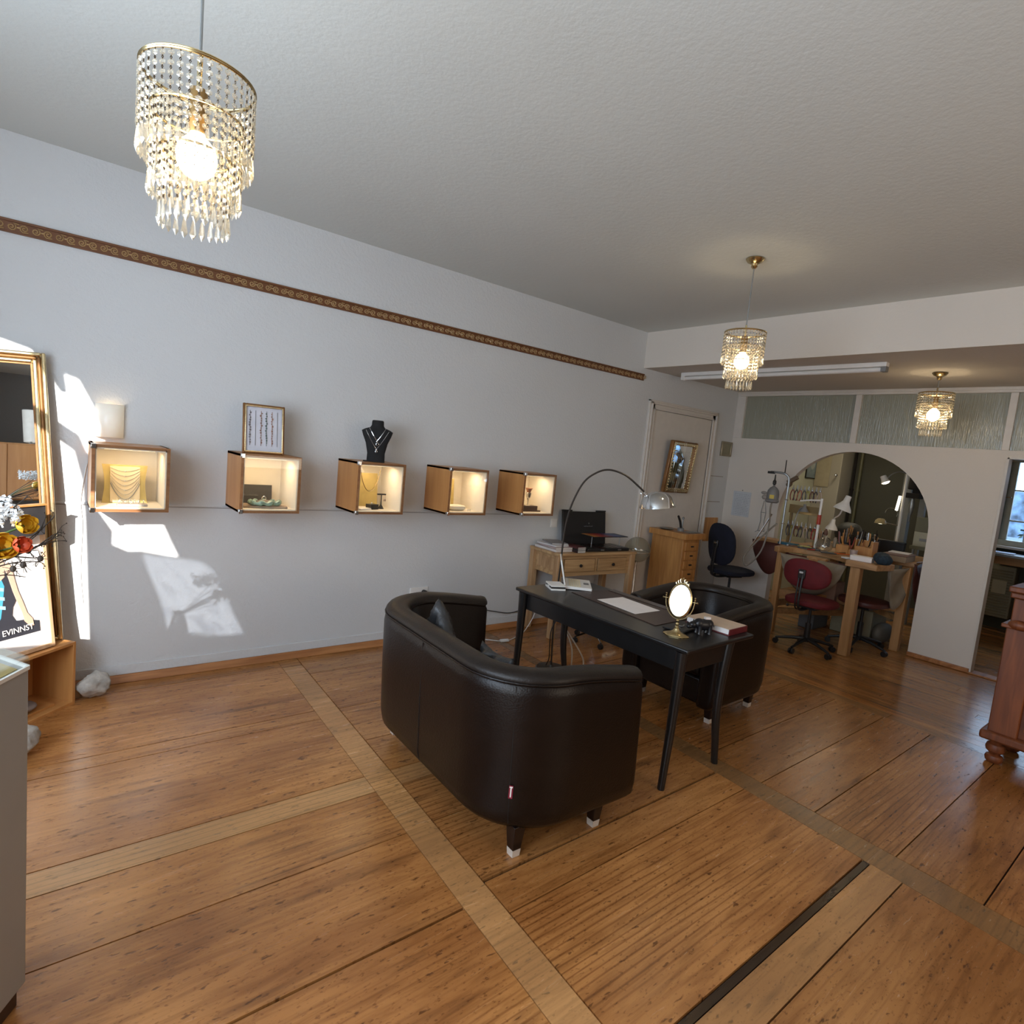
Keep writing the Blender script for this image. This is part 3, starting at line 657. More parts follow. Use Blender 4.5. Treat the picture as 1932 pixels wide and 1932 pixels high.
# ================================================================== DESK
desk = T('writing_desk', 'long black stained desk with curved legs between the loveseat and the armchair', 'desk', (2.69, 2.205, 0), math.radians(1.5))
b = MB(); b.box(-.315, .315, -.645, .645, .712, .735); O('desk_top', b, m_black, desk, bevel=0.007)
for a in ((-.27, -.25, -.60, .60), (.14, .16, -.60, .60), (-.25, .14, -.60, -.58), (-.25, .14, .58, .60)):
    b = MB(); b.box(a[0], a[1], a[2], a[3], .60, .712); O('apron', b, m_black, desk, bevel=0.002)
for sx in (-1, 1):
    for sy in (-1, 1):
        pts = []; rs = []
        for i in range(12):
            q = i/11; z = .71*(1-q)
            if sx < 0: ox = -.285-.020*q**2
            else: ox = .150 - .030*math.sin(min(1, q*1.25)*PI*.9) + .045*q**4
            pts.append((ox, sy*(.595-.0*q)+sy*(-.008*q), z)); rs.append(.030-.012*q**.8)
        b = MB(); b.tube(pts, rs, 12); O('leg', b, m_black, desk)
DZ = .735
# things on the desk
t = T('desk_blotter', 'dark brown leather desk pad lying on the black desk', 'desk pad', (2.775, 2.235, DZ))
m_pad = mat('brown_leatherette', (0.040, 0.020, 0.016), 0.42, var=0.15, bump=0.1, bscale=180)
b = MB(); b.prism([(-.20, -.345), (.21, -.33), (.21, .33), (-.14, .375)], 0, .004); O('pad_sheet', b, m_pad, t, bevel=0.0015)
b = MB(); b.prism([(.145, -.33), (.205, -.33), (.205, .32), (.145, .32)], .0042, .0085); O('pad_band', b, mat('brown_band', (0.055, 0.035, 0.028), 0.3), t, bevel=0.0015)
b = MB(); b.prism([(-.115, .17), (.105, .155), (.085, -.155), (-.135, -.15)], 0, .0012); o = O('paper_sheet', b, m_paper, None, 'blank white sheet of paper on the brown desk pad', 'paper', smooth=False); o.location = (2.775, 2.235, DZ+.0045)
# netbook
t = T('netbook', 'small white open netbook at the far end of the desk', 'laptop', (2.80, 2.70, DZ), math.radians(-20))
b = MB(); b.box(-.13, .13, -.09, .09, .004, .022)
for px in (-.11, .11):
    for py in (-.07, .07): b.box(px-.008, px+.008, py-.008, py+.008, 0, .005)
base = O('laptop_base', b, m_white, t, bevel=0.006)
b = MB()
for r in range(5):
    for c in range(12): b.box(-.115+c*.0193, -.115+c*.0193+.0165, .060-r*.0165-.0135, .060-r*.0165, .0222, .0240)
O('keyboard', b, mat('cream_keys', (0.72, 0.64, 0.46), 0.5), base)
b = MB(); b.box(-.028, .028, -.075, -.040, .0221, .0228); O('touchpad', b, m_steel, base)
lid = MB(); lid.X = Matrix.Translation((0, .088, .022)) @ Matrix.Rotation(math.radians(-14), 4, 'X'); lid.box(-.13, .13, -.006, .005, .004, .172)
ld = O('laptop_lid', lid, m_white, t, bevel=0.004)
sc_ = MB(); sc_.X = lid.X; sc_.box(-.112, .112, -.0075, -.0062, .02, .158); O('screen', sc_, m_blackp, ld)
t.rotation_euler = (0, 0, math.radians(48))
t.location = (2.80, 2.725, DZ)
# small white box with black band
t = T('card_box', 'small white and black flat box on the desk beside the netbook', 'box', (2.600, 2.725, DZ), math.radians(-25))
b = MB(); b.box(-.05, .05, -.065, .065, 0, .012); O('box_bottom', b, m_white, t, bevel=.002)
b = MB(); b.box(-.048, .048, -.063, .063, .012, .024); O('box_band', b, m_blackp, t, bevel=.002)
b = MB(); b.box(-.05, .05, -.065, .065, .024, .032); O('box_lid', b, m_white, t, bevel=.002)
b = MB(); b.box(-.052, -.048, -.015, .015, .014, .022); O('clasp', b, m_white, t)
# table mirror
t = T('table_mirror', 'ornate brass oval table mirror standing on the near end of the desk', 'mirror', (2.545, 1.735, DZ), math.radians(-66))
b = MB(); b.v = []
n = 28
prof = [(1.0, 0.0), (1.02, .004), (.93, .010), (.72, .014), (.45, .020), (.26, .030), (.17, .042)]
vs = []
for r, z in prof:
    for k in range(n):
        a = 2*PI*k/n; rr = r*(1+.07*math.cos(6*a)*(r > .5)); vs.append((.062*rr*math.cos(a), .044*rr*math.sin(a), z))
fs = [(i*n+k, i*n+(k+1) % n, (i+1)*n+(k+1) % n, (i+1)*n+k) for i in range(len(prof)-1) for k in range(n)] + [tuple(range(n-1, -1, -1)), tuple((len(prof)-1)*n+k for k in range(n))]
b._add(vs, fs); O('base', b, m_brass, t)
b = MB(); b.lathe([(.010, .038), (.012, .045), (.007, .052), (.010, .062), (.006, .070), (.009, .080), (.005, .088), (.007, .095)], n=14); O('stem', b, m_brass, t)
mr_ = MB(); mr_.X = Matrix.Translation((0, 0, .185)) @ Matrix.Rotation(math.radians(-12), 4, 'X')
vs = []; n = 40
for i, (dy, s) in enumerate(((.006, .96), (.003, 1.06), (-.004, 1.10), (-.008, 1.0), (-.006, .95))):
    for k in range(n):
        a = 2*PI*k/n; vs.append((.054*s*math.cos(a), dy, .084*s*math.sin(a)))
fs = [(i*n+k, i*n+(k+1) % n, (i+1)*n+(k+1) % n, (i+1)*n+k) for i in range(4) for k in range(n)] + [tuple(k for k in range(n-1, -1, -1))]
mr_._add(vs, fs); O('mirror_frame', mr_, m_brass, t)
g_ = MB(); g_.X = mr_.X; g_._add([(.0518*math.cos(2*PI*k/n), -.0062, .081*math.sin(2*PI*k/n)) for k in range(n)], [tuple(range(n))]); O('mirror_glass', g_, m_mirror, t, smooth=False)
b = MB(); b.tube([(.072*math.cos(a), 0, .185+.098*math.sin(a)) for a in [PI+.1+i*(PI-.2)/16 for i in range(17)]], .003, 6)
b.tube([(.0, 0, .095), (0, 0, .088)], .006, 6)
for sx in (-1, 1):
    b.tube([(sx*.062, 0, .188), (sx*.085, 0, .188)], .0025, 6); b.ball((sx*.086, 0, .188), .005, 8, 5)
    b.tube([(sx*.072, 0, .176), (sx*.073, 0, .206)], .003, 6); b.ball((sx*.073, 0, .21), .0055, 8, 5); b.ball((sx*.073, 0, .198), .005, 8, 5)
O('yoke', b, m_brass, t)
b = MB(); b.X = mr_.X
for i in range(-3, 4):
    a = PI/2+i*.16; r = .098 + .014*(1-abs(i)/3.2)
    b.tube(spline([(.068*math.cos(a)*1.0, 0, .092*math.sin(a)), (.066*math.cos(a+.08), 0, r*math.sin(a)), (.066*math.cos(a-.02)*1.05, 0, (r+.005)*math.sin(a))], 4), .0028, 5)
    b.ball((.068*math.cos(a), 0, (r+.004)*math.sin(a)), .004, 7, 5)
O('crown_ornament', b, m_brass, t)
# rhino figure
t = T('rhinoceros_figure', 'small black rhinoceros figurine on the desk beside the brass mirror', 'figurine', (2.73, 1.70, DZ), math.radians(-205))
b = MB(); b.ball((0, 0, .048), (.052, .029, .030), 18, 12, .9); b.ball((.028, 0, .053), (.030, .026, .029), 14, 10); b.ball((-.028, 0, .050), (.028, .027, .028), 14, 10)
b.ball((.062, 0, .047), (.024, .018, .019), 14, 8); b.ball((.081, 0, .038), (.018, .013, .013), 12, 8)
b.tube([(.088, 0, .045), (.095, 0, .058), (.097, 0, .068)], [.006, .004, .001], 8); b.tube([(.076, 0, .052), (.079, 0, .060)], [.004, .001], 8)
for y in (-.010, .010): b.tube([(.055, y, .062), (.052, y*1.6, .074)], [.005, .001], 6)
b.tube([(-.055, 0, .055), (-.064, 0, .035)], [.003, .002], 6)
for x_ in (-.030, .030):
    for y in (-.016, .016): b.tube([(x_, y, .045), (x_, y, .012), (x_+.002, y, 0)], [.014, .010, .012], 10)
O('body', b, mat('black_ceramic', (0.008, 0.008, 0.010), 0.35), t)
b = MB(); b.bx((-.018, .0, .084), (.030, .020, .012)); O('price_tag', b, m_paper, t, label='small white label on its back')
# ring binder / book
t = T('red_binder', 'white paper block in a dark red cover on the near right corner of the desk', 'book', (2.925, 1.745, DZ), math.radians(2))
b = MB(); b.box(-.095, .095, -.135, -.129, 0, .034); b.box(-.10, .10, -.135, .135, 0, .004); O('cover', b, mat('dark_red_cover', (0.12, 0.012, 0.018), 0.45), t, bevel=.002)
b = MB(); b.box(-.088, .088, -.127, .130, .004, .032); O('page_block', b, m_paper, t, bevel=.002)
b = MB(); b.box(-.094, .094, -.130, .135, .0325, .0345); O('top_sheet', b, mat('kraft_sheet', (0.62, 0.48, 0.36), 0.7), t, bevel=.001)
# leather case by the mirror
t = T('leather_case', 'flat black leather case with a metal clasp behind the brass mirror', 'case', (2.68, 1.80, DZ+.0045), math.radians(8))
b = MB(); b.box(-.10, .10, -.06, .06, 0, .010); O('case_body', b, m_blackp, t, bevel=.005)
b = MB(); b.tube(spline([(-.05, -.02, .012), (-.03, .02, .014), (-.01, -.01, .013), (.03, .0, .013)], 4), .0035, 6); O('clasp', b, m_steel, t)

# ================================================================== ARC LAMP behind the desk
t = T('arc_reading_lamp', 'tall arc lamp with a chrome dome shade curving over from behind the desk', 'lamp', (2.96, 3.06, 0))
b = MB(); b.lathe([(.0, 0), (.115, 0), (.118, .008), (.110, .018), (.02, .026), (.012, .04)], n=32); O('base', b, m_darksteel, t)
pts = [(0, 0, .02), (-.012, .010, .40), (-.008, .006, .80), (-.004, .004, 1.063), (.017, -.014, 1.243), (.07, -.056, 1.416), (.138, -.11, 1.50), (.211, -.168, 1.532), (.304, -.242, 1.505), (.386, -.307, 1.434), (.443, -.352, 1.375)]
b = MB(); b.tube(spline(pts, 6), .0068, 10); O('arc_pole', b, m_darksteel, t)
hd = Vector((.78, -.62, 0))
c0 = Vector((.505, -.402, 1.318))
sh_ = MB(); sh_.X = Matrix.Translation(c0) @ Matrix.Rotation(math.radians(-9), 4, Vector((.62, .78, 0)))
sh_.X = sh_.X @ Matrix.Scale(1.28, 4)
sh_.lathe([(.001, .072), (.030, .070), (.060, .058), (.082, .036), (.094, .008), (.100, -.010), (.102, -.018), (.097, -.018), (.090, .006), (.078, .032), (.056, .052), (.001, .064)], n=36, cap=False)
O('dome_shade', sh_, m_chrome, t)
b = MB(); b.X = sh_.X; b.ball((0, 0, .012), (.03, .03, .03), 14, 10); O('bulb', b, emis('reading_bulb', (1.0, 0.85, 0.6), 14), t)
b = MB(); b.tube([tuple(Vector((.443, -.352, 1.375))-hd*.03+Vector((0, 0, .02))), (.462, -.367, 1.352), tuple(c0-hd*.045+Vector((0, 0, .05)))], .011, 8)
for q in (0, 1): b.ball(tuple(Vector((.405, -.322, 1.385))+hd*.035*q-Vector((0, 0, .02*q))), .008, 8, 5)
O('joint', b, m_chrome, t)
b = MB(); b.tube(spline([(-.005, .005, .66), (.01, .0, .42), (-.05, -.01, .30), (-.03, 0, .1), (.0, .06, .01), (.1, .12, .006)], 6), .004, 6); O('power_cable', b, m_blackp, t)

# cables and power strip under the desk
t = T('power_strip', 'black and white power strip with cables on the floor below the desk', 'power strip', (3.14, 2.86, 0), math.radians(-35))
b = MB(); b.box(-.14, .14, -.028, .028, 0, .035); O('strip_body', b, m_blackp, t, bevel=.006)
for k in range(3):
    b = MB(); b.lathe([(.020, .035), (.020, .050), (.012, .062)], c=(-.08+k*.08, 0, 0), n=12); O('plug', b, m_white if k != 1 else m_blackp, t)
b = MB(); b.tube(spline([(3.02, 2.91, .01), (3.01, 2.92, .22), (2.96, 3.02, .40), (2.93, 3.0, .43), (2.93, 2.94, .38), (3.08, 2.86, .14), (3.10, 2.90, .02), (3.16, 3.02, .006)], 8), .0055, 6)
O('looped_cable', b, mat('beige_cable', (0.52, 0.45, 0.36), 0.5), None, 'thick beige cable looping down beside the arc lamp pole under the desk', 'cable')
t = T('white_cable', 'white cable with an inline switch on the floor by the skirting', 'cable', (0, 0, 0))
b = MB(); b.tube(spline([(2.70, 3.86, .006), (2.86, 3.80, .01), (2.97, 3.72, .008), (3.05, 3.70, .010), (3.20, 3.76, .012), (3.33, 3.82, .03), (3.46, 3.86, .16), (3.50, 3.90, .30)], 8), .004, 6); O('flex', b, m_white, t)
b = MB(); b.X = Matrix.Translation((3.01, 3.705, .012)) @ Matrix.Rotation(math.radians(-10), 4, 'Z'); b.box(-.04, .04, -.014, .014, -.010, .010); O('inline_switch', b, m_white, t, bevel=.004)
b = MB(); b.tube(spline([(2.375, 4.0, .40), (2.42, 3.99, .33), (2.6, 4.01, .235), (2.9, 4.015, .212), (3.1, 4.015, .17), (3.3, 4.015, .135), (3.5, 4.01, .17)], 8), .004, 6)
O('black_cable', b, m_blackp, None, 'thin black cable running along the wall behind the loveseat from the socket', 'cable')

# ================================================================== CRYSTAL PENDANTS
def bead_strand(nb, sp):
    b = MB()
    for i in range(nb):
        z = -0.012-i*sp
        b._add([(0, 0, z+.0075), (.0072, 0, z+.003), (0, .004, z+.003), (-.0072, 0, z+.003), (0, -.004, z+.003), (.0072, 0, z-.003), (0, .004, z-.003), (-.0072, 0, z-.003), (0, -.004, z-.003), (0, 0, z-.0075)],
               [(0,1,2),(0,2,3),(0,3,4),(0,4,1),(1,5,6,2),(2,6,7,3),(3,7,8,4),(4,8,5,1),(9,6,5),(9,7,6),(9,8,7),(9,5,8)])
    return b
def hooks(nb, sp):
    b = MB()
    for i in range(nb+1):
        z = -0.001-i*sp; b.tube([(0, 0, z+.003), (.002, 0, z-.001), (0, 0, z-.005), (-.002, 0, z-.001), (0, 0, z+.003)], .0011, 3)
    return b
def drop_mesh(L=.050, w=.0085):
    b = MB(); n = 6; pr = [(.0015, 0), (.0035, -.006), (w*.72, -L*.45), (w, -L*.74), (.0008, -L)]
    b.lathe(pr, n=n); b.v = [(x, y*.62, z) for x, y, z in b.v]; return b
m_hook = mat('dark_hook_wire', (0.12, 0.09, 0.06), 0.3, 0.8)
meshes = {}
def mesh_of(key, mb, mt, ang=20):
    if key not in meshes:
        o = O(key, mb, mt, smooth=False); meshes[key] = o.data; bpy.data.objects.remove(o)
    return meshes[key]
def pendant(label, x, y, ztop, zc, canopy=True):
    t = T('crystal_pendant', label, 'pendant lamp', (x, y, ztop), group='crystal pendant lamps')
    R = .124
    tiers = [(R, 0.0, 7, 40), (R*.81, -.085, 7, 32), (R*.62, -.170, 6, 24)]
    for r, z, nb, ns in tiers:
        b = MB(); b.torus((0, 0, z), r, .0032, 48, 6)
        if z == 0: b.tube([(r*math.cos(2*PI*i/48), r*math.sin(2*PI*i/48), .004) for i in range(48)], .0028, 6, closed=True)
        O('brass_ring', b, m_brass, t)
        sp = .0205
        sm = mesh_of('strand%d' % nb, bead_strand(nb, sp), m_crys); hm = mesh_of('hooks%d' % nb, hooks(nb, sp), m_hook); dm = mesh_of('drop', drop_mesh(), m_crys)
        for k in range(ns):
            a = 2*PI*(k+.5*(nb == 6))/ns
            s = bpy.data.objects.new('bead_strand', sm); COL.objects.link(s); s.parent = t; s.location = (r*math.cos(a), r*math.sin(a), z); s.rotation_euler = (0, 0, a+PI/2)
            d = bpy.data.objects.new('crystal_drop', dm); COL.objects.link(d); d.parent = s; d.location = (0, 0, -.006-nb*sp)
            h = bpy.data.objects.new('hook_chain', hm); COL.objects.link(h); h.parent = s
    b = MB()
    for k in range(3):
        a = 2*PI*k/3+.4; b.tube([(.018*math.cos(a), .018*math.sin(a), -.035), (R*.6*math.cos(a), R*.6*math.sin(a), -.03), (R*math.cos(a), R*math.sin(a), 0)], .0022, 5)
    b.tube([(0, 0, .05), (0, 0, -.03)], .006, 8)
    O('spider_arms', b, m_brass, t)
    b = MB(); b.lathe([(.019, -.02), (.021, -.03), (.021, -.115), (.018, -.12)], n=20); O('lamp_holder', b, mat('aged_brass_%d' % len(meshes), (0.32, 0.20, 0.08), 0.35, 0.9), t)
    b = MB(); b.ball((0, 0, -.175), (.046, .046, .050), 16, 10); b.lathe([(.016, -.12), (.022, -.135), (.03, -.145)], n=14); O('light_bulb', b, m_bulb, t)
    b = MB(); b.tube([(0, 0, .03), (0, 0, zc-ztop)], .0035, 6); O('cord', b, m_steel, t)
    b = MB(); b.lathe([(.052, 0), (.056, -.006), (.045, -.022), (.022, -.034), (.017, -.045), (.020, -.05), (.010, -.062)], c=(0, 0, zc-ztop), n=24); O('canopy', b, m_brass, t)
    return t
pendant('nearest crystal pendant, hanging large at the upper left before the long wall', .27, 1.70, 2.41, ZC)
pendant('middle crystal pendant hanging on a long cord above the armchair', 3.42, 2.11, 2.475, ZC)
pendant('farthest crystal pendant, on a short cord under the lower ceiling by the glass transom', 5.71, 1.72, 2.400, ZS)

# ================================================================== DISPLAY CUBES
m_led = mat('led_strip', (1, .8, .55), .5, emit=(1, .74, .42), es=3)
def cube(label, x0, seed):
    y0 = W-.35
    t = T('display_cube', label, 'display case', (x0, y0, 1.08), group='lit wooden display cubes on the wall')
    s = .352; w = .016
    for nm, bb in (('side_panel', (0, w, .0, .35, 0, s)), ('side_panel', (s-w, s, .0, .35, 0, s)), ('top_panel', (0, s, .0, .35, s-w, s)), ('bottom_panel', (0, s, .0, .35, 0, w))):
        b = MB(); b.box(*bb); o = O(nm, b, m_beech, t, bevel=.0015)
    b = MB()
    for q in ((0, w, 0, s), (s-w, s, 0, s), (w, s-w, s-w, s), (w, s-w, 0, w)): b.box(q[0]+.0003, q[1]-.0003, -.004, -.0003, q[2]+.0003, q[3]-.0003)
    O('front_edging', b, m_beech_edge, t)
    b = MB(); l = .006
    b.box(w, s-w, .335, .349, w, s-w); b.box(w, w+l, .003, .335, w, s-w); b.box(s-w-l, s-w, .003, .335, w, s-w); b.box(w, s-w, .003, .335, w, w+l); b.box(w, s-w, .003, .335, s-w-l, s-w)
    O('inner_lining', b, m_lining, t)
    b = MB(); b.box(w*.9, s-.004, -.009, -.005, .006, s-.006); O('glass_door', b, m_pane, t)
    for z in (.010, s-.010):
        b = MB(); b.box(-.003, .018, -.013, .016, z-.013, z+.013); b.lathe([(.004, z-.013), (.004, z+.013)], c=(-.002, -.012, 0), n=8); O('hinge', b, m_chrome, t, bevel=.002)
    b = MB(); b.box(.06, s-.06, .10, .118, s-w-l-.006, s-w-l); O('light_strip', b, m_led, t)
    lt = lamp('cube_light', 'AREA', (x0+s/2, y0+.13, 1.08+s-w-l-.012), 1.05, (1.0, .74, .46), (0, .12, -1), shape='RECTANGLE', size=.22, size_y=.05)
    return (x0, y0, 1.08)
c1 = cube('leftmost display cube, beside the sunlit wall and holding necklaces on a gold stand', .16, 1)
c2 = cube('second display cube from the left, holding a turquoise shell, with a picture frame on top', .875, 2)
c3 = cube('third display cube from the left, with a black necklace bust on top', 1.60, 3)
c4 = cube('fourth display cube from the left, holding a white jewellery pad, nothing on top', 2.32, 4)
c5 = cube('rightmost display cube, holding a small silver goblet', 3.035, 5)
IZ = .0225   # inner floor height above the cube bottom
def at(c, x, y, z=0): return (c[0]+x, c[1]+y, c[2]+IZ+z)
# cube 1: necklaces on gold stand + ring row
t = T('necklace_stand', 'gold waisted necklace stand inside the leftmost display cube', 'jewellery stand', at(c1, .165, .20))
pts = []
for i in range(13):
    z = i/12*.215; wd = .108-.012*math.sin(PI*i/12)
    pts.append((wd, z))
b = MB(); poly = [(x, z) for x, z in pts]+[(-x, z) for x, z in pts[::-1]]
b.X = Matrix.Rotation(math.radians(82), 4, 'X'); b.prism(poly, -.004, 0); O('backing', b, m_goldmat, t)
b = MB(); b.X = Matrix.Rotation(math.radians(82), 4, 'X'); b.box(-.07, .07, .005, .205, .001, .006); O('card', b, mat('beige_card', (0.62, 0.50, 0.32), .5), t)
for k in range(7):
    b = MB(); b.X = Matrix.Rotation(math.radians(82), 4, 'X'); zt_ = .195-k*.014; dp = .018+.012*k
    b.tube([(-.068+.136*i/14, zt_-dp*(1-((i-7)/7)**2), .009) for i in range(15)], .0011 if k < 6 else .0022, 4)
    if k < 6: b.ball((.0, zt_-dp, .010), .0035, 6, 4)
    O('necklace', b, m_silver if k < 6 else m_steel, t)
b = MB(); b.box(-.07, .07, -.035, .035, 0, .012); tr = O('ring_tray', b, mat('grey_foam', (.40, .34, .30), .8), None, 'grey tray with a row of rings inside the leftmost display cube', 'ring tray', bevel=.002); tr.location = at(c1, .19, .10)
for k in range(6):
    b = MB(); b.torus((0, 0, .008), .009, .0016, 14, 5, 'Y'); b.ball((0, 0, .019), .0035, 6, 4)
    o = O('ring', b, m_silver, None, ['leftmost', 'second', 'third', 'fourth', 'fifth', 'rightmost'][k]+' silver ring in the tray of the leftmost display cube', 'ring', 'silver rings on the tray'); o.location = at(c1, .138+k*.021, .10, .0125); o.rotation_euler = (0, 0, .3*k)
# cube 2
t = T('presentation_card', 'dark grey upright card at the back left of the second display cube', 'card', at(c2, .135, .27), 0)
b = MB(); b.X = Matrix.Rotation(math.radians(-6), 4, 'X'); b.box(-.100, .125, -.004, .004, 0, .125); O('card_sheet', b, mat('charcoal_card', (.045, .042, .040), .6), t, bevel=.001)
def strokes(x0, x1, y, z, h, seed, tilt=0.0):
    q = random.Random(seed); b = MB(); x = x0
    while x < x1:
        w = h*q.uniform(.25, .7); k = q.random()
        b.tube([(x, y, z), (x+w*.3, y, z+h*(1 if k < .3 else .62)), (x+w*.8, y, z)], h*.09, 4)
        if k > .5: b.tube([(x, y, z+h*.5), (x+w*.8, y, z+h*.5)], h*.08, 4)
        x += w+h*.18
    return b
O('faint_lettering', strokes(-.075, .03, -.011, .055, .012, 3), m_steel, t)
b = MB(); b.prism([(-.125, -.06), (.125, -.085), (.135, -.03), (.08, .09), (-.12, .10)], 0, .012); o = O('slate_slab', b, mat('warm_slate', (.30, .22, .16), .7, var=.3), None, 'brown stone slab lying in the second display cube', 'slab', bevel=.003); o.location = at(c2, .17, .13)
rnd = random.Random(5)
b = MB(); pts = []; rr_ = []
for i in range(48):
    a = 2*PI*i/48; k = 1+.07*math.sin(7*a); pts.append((.082*k*math.cos(a), .050*k*math.sin(a), .018+.004*math.sin(9*a))); rr_.append(.014+.004*math.sin(9*a+1))
b.tube(pts, rr_, 8, closed=True)
o = O('turquoise_shell', b, mat('turquoise_stone', (.19, .29, .24), .35, var=.45, scale=60), None, 'scalloped turquoise green shell rim lying on the brown slab', 'shell'); o.location = at(c2, .175, .11, .012)
b = MB(); b.ball((0, 0, .014), (.058, .034, .018), 20, 8); o = O('brown_stone', b, mat('taupe_stone', (.16, .11, .085), .6), None, 'taupe domed stone inside the turquoise shell rim', 'stone'); o.location = at(c2, .172, .11, .016)
b = MB(); b.torus((0, 0, .012), .012, .0025, 18, 6, 'Y'); b.ball((0, 0, .026), .006, 8, 5); o = O('ring', b, m_silver, None, 'silver ring on the taupe stone in the second display cube', 'ring'); o.location = at(c2, .165, .10, .044)
# cube 3
t = T('gold_panel_stand', 'gold panel with a curb chain necklace inside the third display cube', 'jewellery stand', at(c3, .195, .27))
b = MB(); b.X = Matrix.Rotation(math.radians(-6), 4, 'X'); b.box(-.085, .085, -.003, .003, 0, .24); O('gold_panel', b, m_goldmat, t)
b = MB(); b.tube([(-.075+.15*i/24, -.012-.03, .268-.155*(1-((i-12)/12)**2)**.75) for i in range(25)], .0034, 5); O('curb_chain', b, m_gold, t)
b = MB(); b.box(-.035, .035, -.028, .028, 0, .036); o = O('ring_block', b, m_blackp, None, 'small black block with a pearl ring inside the third display cube', 'block', bevel=.002); o.location = at(c3, .165, .10); o.rotation_euler = (0, 0, .3)
b = MB(); b.ball((0, 0, .006), .006, 10, 7); o = O('pearl_ring', b, m_white, None, 'tiny pearl ring on the black block in the third display cube', 'ring'); o.location = at(c3, .16, .10, .0365)
t = T('earring_stand', 'small black T-shaped stand with earrings inside the third display cube', 'earring stand', at(c3, .245, .13))
b = MB(); b.lathe([(.022, 0), (.020, .005), (.005, .03), (.0035, .06), (.0035, .098)], n=14); b.box(-.032, .032, -.006, .006, .098, .108); O('t_post', b, m_blackp, t)
for x_ in (.018, .028):
    b = MB(); b.tube([(x_, -.008, .10), (x_, -.008, .07)], .001, 4); b.ball((x_, -.008, .062), (.003, .003, .009), 7, 5); O('earring', b, m_redd, t)
b = MB(); b.prism([(-.06, -.03), (.05, -.035), (.06, .03), (-.05, .035)], 0, .003)
b.X = Matrix.Translation((-.005, 0, .003)) @ Matrix.Rotation(.4, 4, 'Z'); b.prism([(-.05, -.03), (.05, -.03), (.05, .03), (-.05, .03)], 0, .008)
o = O('folded_cloth', b, m_paper, None, 'white folded cloth on the floor of the third display cube', 'cloth', bevel=.002); o.location = at(c3, .09, .07)
# cube 4
t = T('gold_easel', 'upright gold card propped at the left in the fourth display cube', 'card', at(c4, .15, .25), 0)
b = MB(); b.X = Matrix.Rotation(math.radians(-5), 4, 'X'); b.box(-.06, .06, -.004, .004, 0, .235); O('gold_card', b, m_goldmat, t)
b = MB(); b.X = Matrix.Rotation(math.radians(-9), 4, 'X'); b.box(-.055, .025, -.016, -.008, 0, .14); O('white_card', b, m_lining, t)
b = MB(); b.ball((0, 0, .022), (.080, .05, .022), 20, 8, .6, .7); o = O('jewellery_pad', b, m_lining, None, 'puffy cream jewellery pad in the fourth display cube', 'pad'); o.location = at(c4, .15, .12)
for k, nm in enumerate(('left', 'right')):
    b = MB(); b.torus((0, 0, .007), .0065, .0018, 12, 5, 'Y'); o = O('ear_stud', b, m_steel, None, nm+' one of two tiny earrings at the front of the fourth display cube', 'earring'); o.location = at(c4, .235+.018*k, .07)
# cube 5
b = MB(); b.box(-.10, .10, -.04, .05, 0, .010); b.box(-.095, .07, -.03, .045, .010, .048); o = O('dark_plinth', b, mat('dark_plinth_wood', (.055, .022, .014), .4), None, 'dark wooden plinth under the goblet in the rightmost display cube', 'plinth', bevel=.002); o.location = at(c5, .19, .13)
t = T('goblet', 'small silver goblet with a copper top on the dark plinth in the rightmost cube', 'goblet', at(c5, .165, .125, .048))
b = MB(); b.lathe([(.022, 0), (.020, .004), (.005, .012), (.004, .045), (.008, .052), (.022, .075), (.028, .110), (.026, .112)], n=24); O('bowl', b, m_silver, t)
b = MB(); b.lathe([(.014, .108), (.020, .125), (.032, .150), (.030, .151)], n=24); O('copper_rim', b, mat('copper', (.45, .22, .14), .3, .9), t, label='copper coloured flared top')

# on top of the cubes ----------------------------------------------------
t = T('bracelet_frame', 'gold framed picture of six bracelets standing on the second display cube', 'picture frame', (c2[0]+.155, 3.80, 1.4335), math.radians(-2))
X0 = Matrix.Rotation(math.radians(-7), 4, 'X')
def frame(b, w, h, fw_, d, prof=1):
    b.box(-w/2, -w/2+fw_, 0, d, 0, h); b.box(w/2-fw_, w/2, 0, d, 0, h); b.box(-w/2+fw_, w/2-fw_, 0, d, h-fw_, h); b.box(-w/2+fw_, w/2-fw_, 0, d, 0, fw_)
b = MB(); b.X = X0; frame(b, .245, .305, .016, .018); O('outer_frame', b, m_dkgold, t, bevel=.004)
b = MB(); b.X = X0; frame(b, .225, .285, .008, .004); b.v = [(x, y-.003, z) for x, y, z in b.v]; b.v = [tuple(Vector(v)+Vector((0, -.004, .010))) for v in b.v]; O('inner_frame', b, m_gold, t, bevel=.002)
b = MB(); b.X = X0; b.box(-.108, .108, .006, .012, .014, .29); O('picture_backing', b, mat('pale_lilac_card', (.62, .62, .68), .7), t)
for k in range(6):
    b = MB(); b.X = X0; x_ = -.082+k*.032; rnd = random.Random(k)
    b.tube([(x_, .003, .265), (x_+.001, .003, .05)], .0014, 4)
    if k in (0, 2, 4, 3):
        for q in range(13): b.ball((x_+rnd.uniform(-.004, .004), .002, .25-q*.015), (rnd.uniform(.003, .006), .003, rnd.uniform(.003, .008)), 6, 4)
    O('bracelet', b, mat('dusky_beads_%d' % k, [(.16, .14, .15), (.2, .2, .2), (.30, .17, .13), (.12, .16, .15), (.34, .18, .13), (.2, .2, .2)][k], .35), t)
